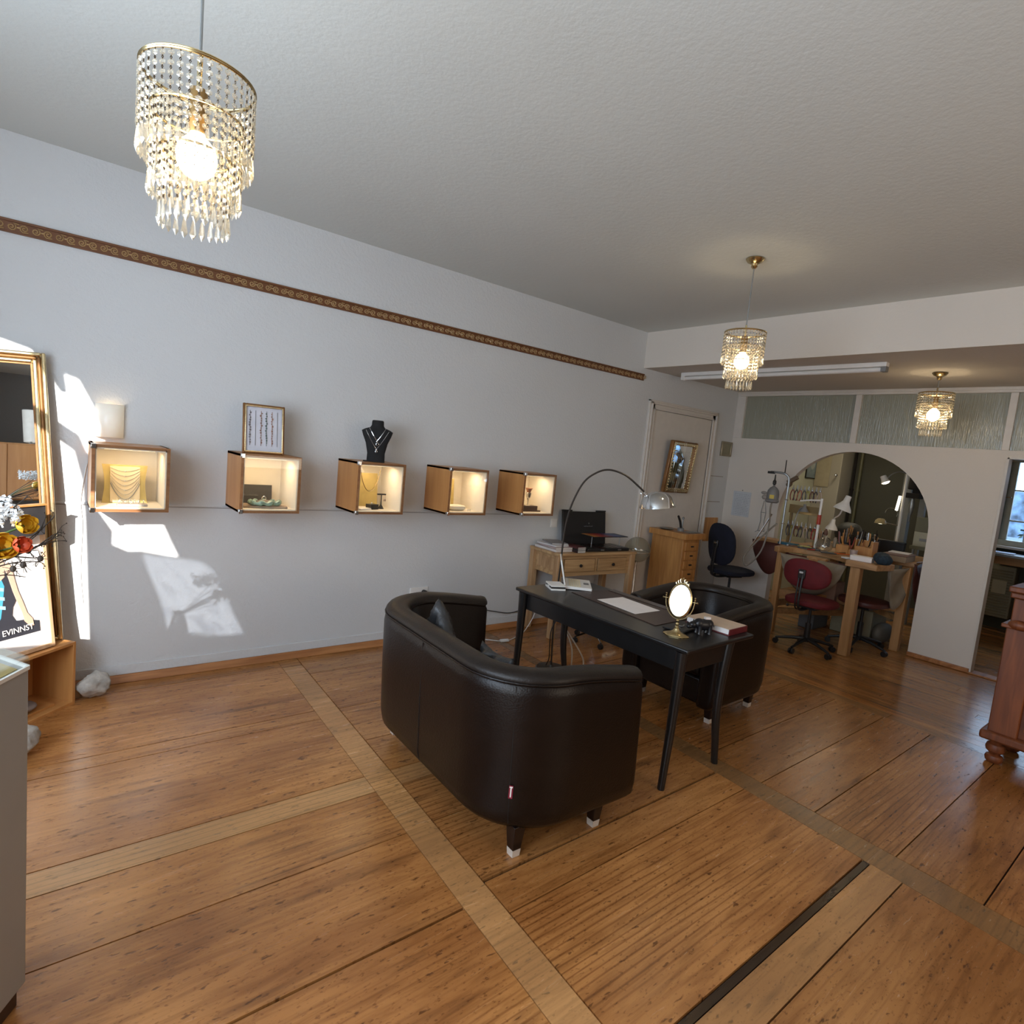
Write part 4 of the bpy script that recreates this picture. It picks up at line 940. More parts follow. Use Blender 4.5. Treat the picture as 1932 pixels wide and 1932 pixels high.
# necklace bust
t = T('necklace_bust', 'black velvet necklace bust with two necklaces on the third display cube', 'jewellery bust', (c3[0]+.175, 3.80, 1.4335), math.radians(-24))
b = MB(); secs = [(-.02, .062, .048, .0), (.0, .062, .048, 0), (.06, .060, .030, .0), (.13, .075, .034, -.004), (.18, .096, .040, -.004), (.212, .106, .040, 0), (.225, .085, .036, .008), (.238, .05, .034, .016), (.252, .042, .034, .022), (.282, .040, .034, .026), (.288, .034, .03, .028)]
secs = [(max(z, 0), a, d, yy) for z, a, d, yy in secs]
n = 28; vs = []
for z, a, d, yy in secs:
    for k in range(n):
        q = 2*PI*k/n; vs.append((a*math.copysign(abs(math.cos(q))**.85, math.cos(q)), yy+d*math.sin(q)*(1 if math.sin(q) < 0 else .5), z+.0))
fs = [(i*n+k, i*n+(k+1) % n, (i+1)*n+(k+1) % n, (i+1)*n+k) for i in range(len(secs)-1) for k in range(n)]+[tuple(range(n-1, -1, -1)), tuple((len(secs)-1)*n+k for k in range(n))]
b._add(vs, fs); b.box(-.085, .06, -.045, .03, 0, .006); O('bust_form', b, m_velvet, t, ang=70)
for k, (wd, zt_, dp, m_) in enumerate(((.055, .232, .085, m_silver), (.078, .215, .125, m_silver))):
    def surf(x_, z_):
        for (za, aa, da, ya), (zb_, ab, db, yb) in zip(secs[:-1], secs[1:]):
            if za <= z_ <= zb_:
                q_ = (z_-za)/max(1e-6, zb_-za); A_ = aa+(ab-aa)*q_; D_ = da+(db-da)*q_; Y_ = ya+(yb-ya)*q_
                c_ = min(1, abs(x_)/A_)**(1/.85); return Y_-D_*math.sqrt(max(0, 1-c_*c_))-.003
        return -.04
    b = MB(); b.tube([(wd*(i-10)/10, surf(wd*(i-10)/10, zt_-dp*(1-abs((i-10)/10)**1.15)), zt_-dp*(1-abs((i-10)/10)**1.15)) for i in range(21)], .0017, 4)
    b.ball((0, -.045, zt_-dp-.006), (.006, .004, .007), 8, 6)
    if k == 0: b.torus((0.004, -.045, zt_-dp-.024), .009, .0018, 14, 5, 'Y')
    else: b.torus((0, -.045, zt_-dp-.018), .006, .0018, 14, 5, 'Y')
    O('necklace', b, m_, t)

# ================================================================== LEFT CORNER
# wall lamp
t = T('wall_sconce', 'opal glass wall lamp glowing behind the leftmost display cube', 'wall lamp', (.255, W, 1.46))
b = MB(); n = 14
vs = [(.068*math.cos(PI+PI*k/n), .068*math.sin(PI+PI*k/n), z) for z in (0, .185) for k in range(n+1)]
fs = [(k, k+1, n+2+k, n+1+k) for k in range(n)]; b._add(vs, fs); o = O('opal_shade', b, m_shade, t); md = o.modifiers.new('s', 'SOLIDIFY'); md.thickness = .004
b = MB(); b.box(-.03, .03, -.02, 0, .03, .12); O('bracket', b, m_chrome, t)
b = MB(); b.ball((0, -.033, .13), .018, 12, 8); O('bulb', b, emis('sconce_bulb', (1.0, 0.72, 0.4), 22), t)
b = MB(); b.tube(spline([(.155, W-.006, 1.30), (.13, W-.006, 1.10), (.14, W-.006, .95), (.135, W-.006, .70), (.15, W-.006, .50)], 8), .0025, 5)
O('lamp_flex', b, m_white, None, 'thin white lamp cable hanging down the sunlit wall beside the leftmost cube', 'cable')
# leaning gilt mirror
t = T('gilt_floor_mirror', 'tall gilt framed mirror leaning against the wall at the left edge', 'mirror')
A = Vector((.060, 3.885, .352)); Bv = Vector((-.031, 3.990, 1.870)); upv = (Bv-A).normalized(); xv = Vector((-1, .0, 0)); xv = (xv-upv*xv.dot(upv)).normalized(); nv = upv.cross(xv)
if nv.y > 0: nv = -nv
MX = Matrix((xv, upv, nv)).transposed().to_4x4(); MX.translation = A   # local x: to the left, y: up, z: out of the wall
H_ = (Bv-A).length; Wd = .74
def framebars(b, a, wd, z0, z1):
    b.box(a, a+wd, a, H_-a, z0, z1); b.box(Wd-a-wd, Wd-a, a, H_-a, z0, z1); b.box(a+wd, Wd-a-wd, a, a+wd, z0, z1); b.box(a+wd, Wd-a-wd, H_-a-wd, H_-a, z0, z1)
for nm, a, wd, z1, mt_ in (('outer_moulding', 0, .020, .030, m_gold), ('hollow_moulding', .020, .016, .020, m_dkgold), ('inner_moulding', .036, .020, .026, m_gold), ('slip', .056, .008, .016, m_dkgold)):
    b = MB(); b.X = MX; framebars(b, a, wd, 0, z1); O(nm, b, mt_, t, bevel=.006 if wd > .01 else .001)
b = MB(); b.X = MX; b.box(.05, Wd-.05, .05, H_-.05, .002, .010); O('mirror_glass', b, m_mirror, t, smooth=False)
# open wooden cube on the floor, turned
def open_cube(name, label, loc, rz, s, d, cat='display cube'):
    t = T(name, label, cat, loc, rz); w = .016
    for nm, q in (('side_panel', (0, w, 0, d, 0, s)), ('side_panel', (s-w, s, 0, d, 0, s)), ('top_panel', (w, s-w, 0, d, s-w, s)), ('bottom_panel', (w, s-w, 0, d, 0, w)), ('back_panel', (w, s-w, d-.008, d, w, s-w))):
        b = MB(); b.box(*q); O(nm, b, m_beech, t, bevel=.0015)
    return t
ang = math.radians(43)
open_cube('wooden_cube', 'open wooden display cube standing on the floor in the left corner', (-.142, 3.567, 0), ang, .352, .26)
def cubept(u, v, z): return (-.142+u*math.cos(ang)-v*math.sin(ang), 3.567+u*math.sin(ang)+v*math.cos(ang), z)
b = MB(); b.box(-.10, .10, -.09, .09, 0, .012); o = O('wooden_board', b, m_beech, None, 'loose light board lying inside the open floor cube', 'board', bevel=.001); o.location = cubept(.17, .13, .0165); o.rotation_euler = (0, 0, ang)
b = MB(); b.ball((0, 0, .028), (.075, .06, .028), 20, 10); o = O('flat_pebble', b, mat('brown_grey_pebble', (.22, .17, .15), .6, var=.2), None, 'large flat brown pebble on the board in the open floor cube', 'stone'); o.location = cubept(.125, .10, .029)
# rocks
def rock(label, loc, r, seed, rz=0):
    rnd = random.Random(seed); bm = bmesh.new(); bmesh.ops.create_icosphere(bm, subdivisions=4, radius=1)
    pl = [(Vector((rnd.gauss(0, 1), rnd.gauss(0, 1), rnd.gauss(0, 1))).normalized(), rnd.uniform(.62, .95)) for _ in range(14)]
    from mathutils import noise
    for v in bm.verts:
        c = v.co.copy()
        for n_, d_ in pl:
            k = c.dot(n_)
            if k > d_: c -= n_*(k-d_)*.85
        c += c.normalized()*(noise.noise(c*3+Vector((seed, 0, 0)))*.10+noise.noise(c*9)*.07+noise.noise(c*22)*.035)
        v.co = Vector((c.x*r[0], c.y*r[1], c.z*r[2]))
    mz = min(v.co.z for v in bm.verts)
    for v in bm.verts: v.co.z -= mz
    me = bpy.data.meshes.new('rock'); bm.to_mesh(me); bm.free(); me.materials.append(m_stone); me.polygons.foreach_set('use_smooth', [True]*len(me.polygons))
    o = bpy.data.objects.new('rock', me); COL.objects.link(o); o.location = loc; o.rotation_euler = (0, 0, rz); tag(o, label, 'rock')
rock('rough grey rock on the floor between the open cube and the wall', (.195, 3.855, 0), (.088, .075, .082), 4)
rock('smaller grey rock half hidden behind the white counter and below the cube', (-.115, 3.30, 0), (.09, .08, .09), 8)
# poster in light frame standing on the floor cube
t = T('framed_poster', 'poster of a figure in a blue dress, framed in light wood on the floor cube', 'poster')
PA = Vector((.020, 3.772, .354)); pu = (Vector((-.030, 3.842, .945))-PA).normalized(); px_ = Vector((-.73, -.68, 0)).normalized(); px_ = (px_-pu*px_.dot(pu)).normalized(); pn = px_.cross(pu)
if pn.y > 0: pn = -pn
PX = Matrix((px_, pu, pn)).transposed().to_4x4(); PX.translation = PA
PW, PH = .46, .615
b = MB(); b.X = PX; q = .020
b.box(0, q, 0, PH, -.012, .012); b.box(PW-q, PW, 0, PH, -.012, .012); b.box(q, PW-q, 0, q, -.012, .012); b.box(q, PW-q, PH-q, PH, -.012, .012)
O('poster_frame', b, wood('light_frame_wood', (.55, .33, .18), (.70, .46, .27), 'Z', .4), t, bevel=.002)
b = MB(); b.X = PX; b.box(q, PW-q, q, PH-q, -.006, -.002); sheet = O('poster_sheet', b, m_paper, t, smooth=False)
def pprint(name, pts, mt_, z=.0005):
    b = MB(); b.X = PX; b.prism([(x-.035, y) for x, y in pts][::-1], z-.002, z); return O(name, b, mt_, sheet, smooth=False)
m_ink = mat('dark_ink', (.035, .035, .045), .5); m_skin = mat('printed_skin', (.70, .42, .30), .6); m_blue = mat('printed_blue', (.08, .38, .60), .5); m_lblue = mat('printed_light_blue', (.35, .66, .78), .5)
pprint('printed_banner', [(0.376, 0.162), (0.228, 0.181), (0.2, 0.176), (0.171, 0.174), (0.1, 0.152), (0.1, 0.097), (0.324, 0.099), (0.383, 0.1)], m_ink)
pprint('printed_coat', [(0.251, 0.461), (0.229, 0.388), (0.219, 0.326), (0.206, 0.282), (0.227, 0.248), (0.234, 0.209), (0.217, 0.176), (0.323, 0.167), (0.309, 0.297), (0.275, 0.348), (0.262, 0.408)], m_ink, .001)
pprint('printed_dress', [(0.341, 0.433), (0.274, 0.406), (0.259, 0.358), (0.273, 0.282), (0.289, 0.208), (0.317, 0.165), (0.37, 0.166)], m_blue, .0015)
for k in range(3): pprint('printed_bodice', [(x, y-.045*k) for x, y in [(0.347, 0.377), (0.263, 0.35), (0.264, 0.334), (0.349, 0.358)]], m_lblue, .002)
pprint('printed_chest', [(0.331, 0.59), (0.272, 0.541), (0.25, 0.467), (0.254, 0.404), (0.276, 0.387), (0.35, 0.41)], m_skin, .002)
pprint('printed_arm', [(0.235, 0.474), (0.217, 0.448), (0.207, 0.379), (0.196, 0.323), (0.178, 0.267), (0.161, 0.206), (0.136, 0.17), (0.131, 0.135), (0.151, 0.134), (0.177, 0.167), (0.187, 0.216), (0.204, 0.268), (0.221, 0.327), (0.235, 0.39), (0.252, 0.449)], m_skin, .003)
pprint('printed_hair', [(0.323, 0.658), (0.264, 0.609), (0.237, 0.54), (0.252, 0.507), (0.284, 0.533), (0.333, 0.565)], mat('printed_hair_ink', (.25, .07, .03), .6), .0035)
RX = Matrix((-px_, pu, pn)).transposed()
if RX.determinant() < 0: RX = Matrix((-px_, pu, (-px_).cross(pu))).transposed()
tx = text_mesh('lettering', 'EVINNST', .040, m_paper, sheet, tuple(PX @ Vector((0.180, 0.130, .0050))), RX.to_euler())
tx.rotation_euler = (RX @ Matrix.Rotation(math.radians(.5), 3, 'Z')).to_euler()
# slate and boards above the poster
t = T('slate_board', 'dark slate panel with a thin wooden top edge behind the flowers', 'panel')
SA = Vector((-.028, 3.74, .955)); sx_ = Vector((-.73, -.68, 0)).normalized()
SX = Matrix((sx_, Vector((0, 0, 1)), -sx_.cross(Vector((0, 0, 1))))).transposed().to_4x4(); SX.translation = SA
b = MB(); b.X = SX; b.box(0, .34, 0, .15, -.01, .01); O('slate', b, mat('dark_slate', (.03, .028, .030), .6, var=.4, scale=10), t, bevel=.001)
b = MB(); b.X = SX; b.box(0, .34, .150, .158, -.012, .02); O('wood_edge', b, m_beech, t)
# white counter with glass top
t = T('display_counter', 'pale grey counter with a glass top over gold fabric at the left edge', 'counter')
cp = [(-.040, 1.850), (-.14, 2.02), (-.55, 2.02), (-.55, 1.20), (-.45, 1.20)]
m_cnt = mat('pale_grey_lacquer', (.36, .355, .345), .45, var=.02)
b = MB(); b.prism(cp[::-1], .055, .935); O('cabinet_body', b, m_cnt, t, bevel=.003)
b = MB(); ins = [(-.058, 1.845), (-.15, 2.0), (-.53, 2.0), (-.53, 1.22), (-.455, 1.22)]; b.prism(ins[::-1], 0, .055); O('plinth', b, mat('dark_brown_plinth', (.06, .03, .018), .5), t)
b = MB(); b.prism([(-.062, 1.849), (-.15, 2.0), (-.53, 2.0), (-.53, 1.22), (-.46, 1.22)][::-1], .9355, .937); O('gold_fabric', b, m_goldmat, t)
b = MB(); b.prism(cp[::-1], .962, .967); O('glass_top', b, m_pane, t)
b = MB()
for i in range(5):
    p, q_ = cp[i], cp[(i+1) % 5]; b.beam((p[0], p[1], .9495), (q_[0], q_[1], .9495), .003, .025)
O('glass_sides', b, m_pane, t)
b = MB()
for i in range(5):
    p, q_ = cp[i], cp[(i+1) % 5]; b.beam((p[0], p[1], .938), (q_[0], q_[1], .938), .006, .010)
O('upper_rim', b, m_white, t)
# flowers in a vase on the counter
t = T('flower_bouquet', 'bouquet of yellow flowers, white blossom and dark twigs at the left edge', 'flowers', (-.30, 1.90, .9675))
b = MB(); b.lathe([(.035, 0), (.045, .02), (.05, .08), (.035, .14), (.03, .17), (.034, .18)], n=24); O('vase', b, m_white, t)
m_yel = mat('yellow_petals', (.72, .40, .02), .5, var=.15); m_or = mat('orange_petals', (.62, .09, .03), .5, var=.2); m_wht = mat('white_blossom', (.82, .83, .84), .7); m_tw = mat('dark_twig', (.035, .025, .018), .7); m_lf = mat('leaf', (.06, .12, .03), .5)
def off(x, y, z): return (x+.30, y-1.90, z-.9675)
def bloom(x, y, z, r, mt_, lay=3):
    c = Vector(off(x, y, z)); fl_ = MB(); ax = Vector((.5, -.7, .35)).normalized(); Q = Vector((0, 0, 1)).rotation_difference(ax).to_matrix()
    for L_ in range(lay):
        rr = r*(1-.22*L_); n_ = 6
        for k in range(n_):
            a = 2*PI*(k+.5*L_)/n_; vs = []; m_ = 5
            for i in range(m_+1):
                u = i/m_; rad = rr*math.sin(u*PI*.62+.12); hh = rr*(1.5*u-.6)
                for j in (-1, -.5, 0, .5, 1):
                    wd = .62*math.sin(PI*(.12+.80*u))
                    aa = a+j*wd; vs.append(Q @ Vector((rad*math.cos(aa), rad*math.sin(aa), hh-.05*rr*abs(j)))+c)
            fl_._add(vs, [(i*5+j, i*5+j+1, (i+1)*5+j+1, (i+1)*5+j) for i in range(m_) for j in range(4)])
    O('yellow_bloom' if mt_ is m_yel else 'red_bloom', fl_, mt_, t, ang=60)
    b = MB(); b.tube(spline([(0, 0, .15), (c.x*.5, c.y*.5, (c.z+.15)/2+.02), tuple(c)], 5), .0028, 5); O('stem', b, m_lf, t)
bloom(-.053, 1.93, 1.290, .026, m_yel); bloom(-.098, 1.90, 1.240, .034, m_yel); bloom(-.060, 1.90, 1.243, .022, m_or, 2)
rnd = random.Random(11)
b = MB()
for k in range(260):
    x_ = rnd.uniform(-.20, -.062); z_ = 1.29+rnd.uniform(0, .068)*(1 if x_ < -.08 else .6); y_ = 1.95+rnd.uniform(-.05, .06)
    c = Vector(off(x_, y_, z_))
    for j in range(4):
        d = Vector((rnd.gauss(0, 1), rnd.gauss(0, 1), rnd.gauss(0, 1))).normalized()*.009; e = d.cross(Vector((rnd.gauss(0, 1), rnd.gauss(0, 1), 1))).normalized()*.005
        b.quad(c, c+d*.5+e, c+d, c+d*.5-e)
O('white_blossom', b, m_wht, t, kind='stuff', smooth=False)
tws = [[(-.12, 1.95, 1.18), (-.05, 1.94, 1.22), (.0, 1.94, 1.25), (.024, 1.95, 1.285)], [(-.10, 1.95, 1.20), (-.04, 1.95, 1.225), (.005, 1.95, 1.243), (.033, 1.95, 1.246)],
       [(-.03, 1.95, 1.228), (.003, 1.94, 1.26), (.018, 1.95, 1.268)], [(-.12, 1.95, 1.21), (-.05, 1.93, 1.25), (.0, 1.95, 1.30), (.008, 1.95, 1.318)], [(-.13, 1.95, 1.17), (-.08, 1.94, 1.19), (-.03, 1.95, 1.19), (-.012, 1.95, 1.183)],
       [(-.10, 1.95, 1.30), (-.07, 1.94, 1.34), (-.045, 1.95, 1.365)], [(-.08, 1.95, 1.22), (-.03, 1.95, 1.26), (-.01, 1.95, 1.31)], [(-.13, 1.95, 1.15), (-.09, 1.94, 1.16), (-.05, 1.95, 1.15)], [(-.10, 1.95, 1.21), (-.03, 1.95, 1.20), (-.01, 1.95, 1.205)], [(-.05, 1.95, 1.22), (-.01, 1.96, 1.24), (.022, 1.95, 1.262)]]
for tw in tws:
    b = MB(); P_ = spline([off(*p) for p in tw], 6); b.tube(P_, [.0022-.0014*i/len(P_) for i in range(len(P_))], 5)
    for i in range(3, len(P_), 3):
        d = Vector((rnd.uniform(-.3, 1), 0, rnd.uniform(-1, 1))).normalized()*.012; b.tube([P_[i], P_[i]+d], .0007, 4); b.ball(tuple(P_[i]+d), .002, 5, 4)
    b.tube([tuple(P_[0]), (0, 0, .16)], .0022, 5)
    O('twig', b, m_tw, t)
for x_, z_ in ((-.055, 1.185), (-.075, 1.175), (-.02, 1.20), (-.085, 1.21), (-.045, 1.222)):
    b = MB()
    for k in range(12):
        a = rnd.uniform(0, 2*PI); b.tube([off(x_, 1.94, z_), off(x_+.022*math.cos(a), 1.94+rnd.uniform(-.01, .01), z_+.022*math.sin(a))], .0008, 3)
    b.ball(off(x_, 1.94, z_), (.007, .006, .009), 8, 5); O('seed_head', b, m_tw, t)

# ================================================================== PINE CONSOLE AND WHAT STANDS ON IT
t = T('console_table', 'small pine console table with two drawers against the long wall', 'console table', (3.92, 3.775, 0), math.radians(-3.5))
cons = t
b = MB(); b.box(-.485, .49, -.205, .205, .735, .76); O('table_top', b, m_pine, t, bevel=.004)
for nm, q in (('end_frame', (-.445, -.425, -.165, .165, .55, .735)), ('end_frame', (.425, .445, -.165, .165, .55, .735)), ('back_rail', (-.42, .42, .165, .18, .55, .735))):
    b = MB(); b.box(*q); O(nm, b, m_pine, t, bevel=.002)
b = MB(); b.box(-.42, .42, -.180, -.165, .55, .585); b.box(-.42, .42, -.180, -.165, .705, .735); b.box(-.42, -.385, -.180, -.165, .585, .705); b.box(.385, .42, -.180, -.165, .585, .705); b.box(-.012, .012, -.180, -.165, .585, .705)
O('front_rail', b, m_pine, t, bevel=.001)
b = MB()
for k in range(3): b.box(-.447, -.4455, -.12+k*.085, -.045+k*.085, .60, .70)
O('end_panels', b, m_pinez, t, bevel=.003)
for x_ in (-.20, .20):
    b = MB(); b.box(x_-.178, x_+.178, -.186, -.166, .588, .702); d = O('drawer', b, m_pine, t, bevel=.002)
    b = MB(); b.ball((x_, -.200, .645), (.015, .013, .015), 12, 8); b.tube([(x_, -.186, .645), (x_, -.195, .645)], .006, 8); O('knob', b, m_dark, d)
for sx in (-1, 1):
    for sy in (-1, 1):
        b = MB(); b.box(sx*.4475-.0275, sx*.4475+.0275, sy*.1775-.0275, sy*.1775+.0275, 0, .735); O('leg', b, m_pinez, t, bevel=.002)
def onc(x, y, z=.76):
    a = math.radians(-3.5); return (3.90+x*math.cos(a)-y*math.sin(a), 3.775+x*math.sin(a)+y*math.cos(a), z)
ca_ = math.radians(-3.5)
# black folding case of colour samples
t = T('sample_case', 'open black presentation case standing against the wall on the pine console', 'case', onc(.12, .035), ca_)
b = MB(); b.box(-.20, .33, -.19, .06, 0, .028); O('case_tray', b, m_blackp, t, bevel=.004)
b = MB(); b.X = Matrix.Translation((.02, .10, .0)) @ Matrix.Rotation(math.radians(-8), 4, 'X'); b.box(-.275, .275, 0, .02, 0, .33); b.box(-.275, -.16, -.004, .024, .33, .345); b.box(.16, .275, -.004, .024, .33, .345); O('case_lid', b, m_blackp, t, bevel=.004)
q5 = strokes(-.055, .055, -.004, .190, .014, 9); q5.v = [(x+.02, y+.104-.14*(z-.02), z) for x, y, z in q5.v]; O('faint_lettering', q5, mat('dull_print', (.12, .11, .11), .5), t)
b = MB(); b.X = Matrix.Translation((.02, .072, .222)) @ Matrix.Rotation(math.radians(-8), 4, 'X'); b._add([(0, 0, .012), (.006, 0, 0), (0, 0, -.008), (-.006, 0, 0)], [(0, 1, 2, 3)]); O('emblem', b, m_steel, t, smooth=False)
b = MB()
for x_ in (-.08, .28): b.tube([(x_, -.10, .028), (x_, -.10, .125)], .003, 6)
O('shelf_post', b, m_steel, t)
b = MB(); b.box(-.10, .34, -.15, .04, .125, .131); sh5 = O('sample_shelf', b, m_blackp, t, bevel=.001)
hues = [(.55, .22, .05), (.50, .12, .04), (.40, .04, .03), (.30, .02, .03), (.15, .02, .06), (.05, .05, .20), (.03, .08, .25), (.02, .06, .18), (.02, .03, .06)]
for k, c in enumerate(hues):
    b = MB(); b.box(-.095+k*.048, -.050+k*.048, -.145, .035, .1312, .133); O('colour_strip', b, mat('sample_colour_%d' % k, c, .4, .3), sh5)
for k in range(7):
    b = MB(); b.box(-.17+k*.073, -.11+k*.073, -.17, .03, .028, .0305); O('sample_strip', b, mat('tray_colour_%d' % k, (.03+.02*(k % 3), .03, .02+.01*(k % 2)), .3, .4), t)
for x_ in (-.02, .20):
    b = MB(); b.box(x_-.02, x_+.02, -.196, -.188, .010, .020); O('latch', b, m_steel, t)
def bk(label, x, y, z, sx, sy, h, rz, c1, c2, cat='book'):
    t = T('magazine' if cat == 'magazine' else 'book', label, cat, onc(x, y, z), ca_+rz, group='magazines and catalogues on the pine console')
    b = MB(); b.box(-sx/2, sx/2, -sy/2, sy/2, 0, .002); b.box(-sx/2, sx/2, -sy/2, sy/2, h-.002, h); b.box(-sx/2, -sx/2+.002, -sy/2, sy/2, 0, h); O('cover', b, mat('cover_%s' % label[:18].replace(' ', '_'), c1, .4), t)
    b = MB(); b.box(-sx/2+.002, sx/2-.003, -sy/2+.003, sy/2-.003, .002, h-.002); O('pages', b, mat('pages_%s' % label[:18].replace(' ', '_'), c2, .8), t)
rows = [('white catalogue at the bottom of the stack at the console\'s left end', -.335, .02, .20, .29, .022, .05, (.72, .68, .66), (.66, .60, .56)), ('pinkish catalogue second in the stack at the console\'s left end', -.325, .01, .19, .27, .016, -.06, (.50, .38, .36), (.62, .58, .52)),
        ('white magazine third in the stack at the console\'s left end', -.34, .03, .17, .24, .014, .12, (.70, .68, .68), (.62, .60, .58)), ('patterned magazine topmost in the stack at the console\'s left end', -.30, .05, .16, .22, .010, -.25, (.28, .26, .26), (.6, .58, .55))]
z = .76
for l, x_, y_, sx, sy, h, rz, c1_, c2_ in rows: bk(l, x_, y_, z, sx, sy, h, rz, c1_, c2_, 'magazine'); z += h+.0004
z = .76
for l, h, c_ in (('dark book at the bottom of the pile beside the black case', .020, (.03, .012, .012)), ('black book in the middle of the pile beside the black case', .016, (.012, .012, .012)), ('maroon book on top of the pile beside the black case', .014, (.09, .02, .02))):
    bk(l, -.185, -.10, z, .10, .18, h, .03, c_, (.62, .60, .56)); z += h+.0004

# glass globe floor lamp
t = T('globe_floor_lamp', 'slim floor lamp with a clear glass globe right of the pine console', 'lamp', (4.62, 3.72, 0))
b = MB(); b.lathe([(.0, 0), (.12, 0), (.12, .01), (.02, .02)], n=28); O('base', b, m_steel, t)
b = MB(); b.tube([(0, 0, .015), (0, 0, .63)], .012, 10); O('pole', b, m_chrome, t)
b = MB(); b.ball((0, 0, .74), .128, 28, 18); O('glass_globe', b, thin('smoky_globe', (.80, .80, .74), .14, .03, .16, (.6, .6, .52)), t)
b = MB(); b.torus((0, 0, .725), .129, .004, 40, 6); O('ring', b, m_chrome, t)
# chrome stool foot on castors
t = T('swivel_stool', 'chrome swivel stool on castors half hidden below the pine console', 'stool', (3.78, 3.40, 0))
for k in range(5):
    a = 2*PI*k/5+.4; b = MB(); b.tube([(.02*math.cos(a), .02*math.sin(a), .10), (.20*math.cos(a), .20*math.sin(a), .055)], [.014, .009], 8); q = O('foot_arm', b, m_chrome, t)
    b = MB(); b.tube([(.20*math.cos(a)-.012, .20*math.sin(a), .024), (.20*math.cos(a)+.012, .20*math.sin(a), .024)], .024, 12); b.tube([(.20*math.cos(a), .20*math.sin(a), .03), (.20*math.cos(a), .20*math.sin(a), .06)], .006, 6); O('castor', b, m_blackp, q)
b = MB(); b.tube([(0, 0, .08), (0, 0, .40)], .016, 12); O('column', b, m_chrome, t)
b = MB(); b.ball((0, 0, .43), (.17, .17, .035), 28, 10, 1, .6); O('seat', b, m_blackp, t)

# narrow drawer cabinet in front of the door
t = T('tall_drawer_cabinet', 'narrow light wood cabinet with a column of small drawers in front of the white door', 'cabinet', (5.13, 3.55, 0))
b = MB(); b.box(0, .28, 0, .40, .03, .865); O('cabinet_body', b, m_cabw, t, bevel=.003)
b = MB(); b.box(-.03, .31, -.045, .43, .865, .925); O('top_slab', b, m_cabw, t, bevel=.003)
for k in range(7):
    z0 = .745-k*.098
    b = MB(); b.box(.035, .245, -.014, 0, z0, z0+.085); d = O('drawer', b, m_cabw, t, bevel=.003)
    b = MB(); b.box(.12, .16, -.026, -.014, z0+.036, z0+.050); O('drawer_pull', b, m_dark, d, bevel=.002)
CT = .925
t = T('steel_tray', 'round steel dish on the tall drawer cabinet', 'dish', (5.20, 3.83, CT)); b = MB(); b.lathe([(.04, 0), (.075, .010), (.08, .014), (.07, .010), (.03, .004)], n=28); O('dish', b, m_steel, t)
t = T('pliers_stand', 'small stand holding two upright dark tools on the tall drawer cabinet', 'tool stand', (5.27, 3.70, CT)); b = MB(); b.lathe([(.035, 0), (.035, .03), (.03, .035)], n=18); O('stand_base', b, m_grey, t)
b = MB(); b.tube(spline([(0, 0, .03), (-.012, .01, .10), (-.045, .02, .165)], 6), [.012]*12+[.007], 8); O('bent_tool', b, m_dark, t)
b = MB(); b.tube([(.02, 0, .03), (.022, 0, .13)], .006, 8); b.ball((.022, 0, .14), .014, 10, 7); O('ball_tool', b, m_steel, t)
t = T('glass_plate', 'pale glass plate at the front of the tall drawer cabinet', 'plate', (5.32, 3.60, CT)); b = MB(); b.box(-.09, .09, -.05, .05, 0, .008); O('plate_body', b, m_steel, t, bevel=.002)

# ornate mirror on the door, small picture
t = T('ornate_wall_mirror', 'small mirror with an antique gilt frame on the white door', 'mirror', (5.47, W-.020, 1.315), 0, rot=(math.radians(6), 0, math.radians(1)))
def rframe(b, w, h, fw_, y0, y1):
    b.box(-w/2, -w/2+fw_, y0, y1, 0, h); b.box(w/2-fw_, w/2, y0, y1, 0, h); b.box(-w/2+fw_, w/2-fw_, y0, y1, 0, fw_); b.box(-w/2+fw_, w/2-fw_, y0, y1, h-fw_, h)
b = MB(); rframe(b, .47, .575, .05, -.045, 0); O('outer_frame', b, m_dkgold, t, bevel=.012)
b = MB(); rframe(b, .44, .545, .030, -.055, -.045); b.v = [(x, y, z+.015) for x, y, z in b.v]; O('gilt_band', b, m_gold, t, bevel=.006)
b = MB(); rnd = random.Random(2)
for k in range(16):
    for sx in (-1, 1): b.ball((sx*.193, -.052, .06+k*.031), (.010, .008, .012), 7, 5)
for k in range(10):
    for z_ in (.043, .533): b.ball((-.16+k*.035, -.052, z_), (.012, .008, .010), 7, 5)
O('carved_ornament', b, m_gold, t)
b = MB(); b.box(-.19, .19, -.030, -.024, .045, .53); O('mirror_glass', b, m_mirror, t, smooth=False)
b = MB(); b.box(-.125, .125, -.033, -.0302, .115, .46); O('centre_bevel', b, m_mirror, t, bevel=.003)
b = MB()
for x_ in (-.045, -.015): b.tube([(x_, -.057, .58), (x_, -.057, .0)], .0014, 4); 
O('hanging_cord', b, m_lining, t)
t = T('small_picture', 'tiny silver framed picture on the wall between the door and the partition', 'picture', (6.44, W, 1.785))
b = MB(); rframe(b, .235, .175, .026, -.02, 0); b.v = [(x*.93, y, z) for x, y, z in b.v]; O('picture_frame', b, mat('antique_silver', (.36, .31, .22), .3, .9), t, bevel=.004)
b = MB(); b.box(-.085, .085, -.010, -.004, .025, .15); O('picture_sheet', b, mat('olive_print', (.26, .24, .16), .6), t)
b = MB(); b.box(6.09, 6.43, W-.045, W-.03, .74, 1.03); O('chipboard_sheet', b, m_cabw, None, 'light chipboard sheet leaning on the wall behind the navy chair', 'board', bevel=.002)
bpy.data.objects['chipboard_sheet'].location = (.02, .028, 0)
for k, z_ in enumerate((1.53, 1.22)):
    b = MB(); b.box(6.17, 6.46, W-.004, W, z_, z_+.008); ST('trim_%d' % (8+k), b, mat('wall_crack_%d' % k, (.34, .30, .27), .9))

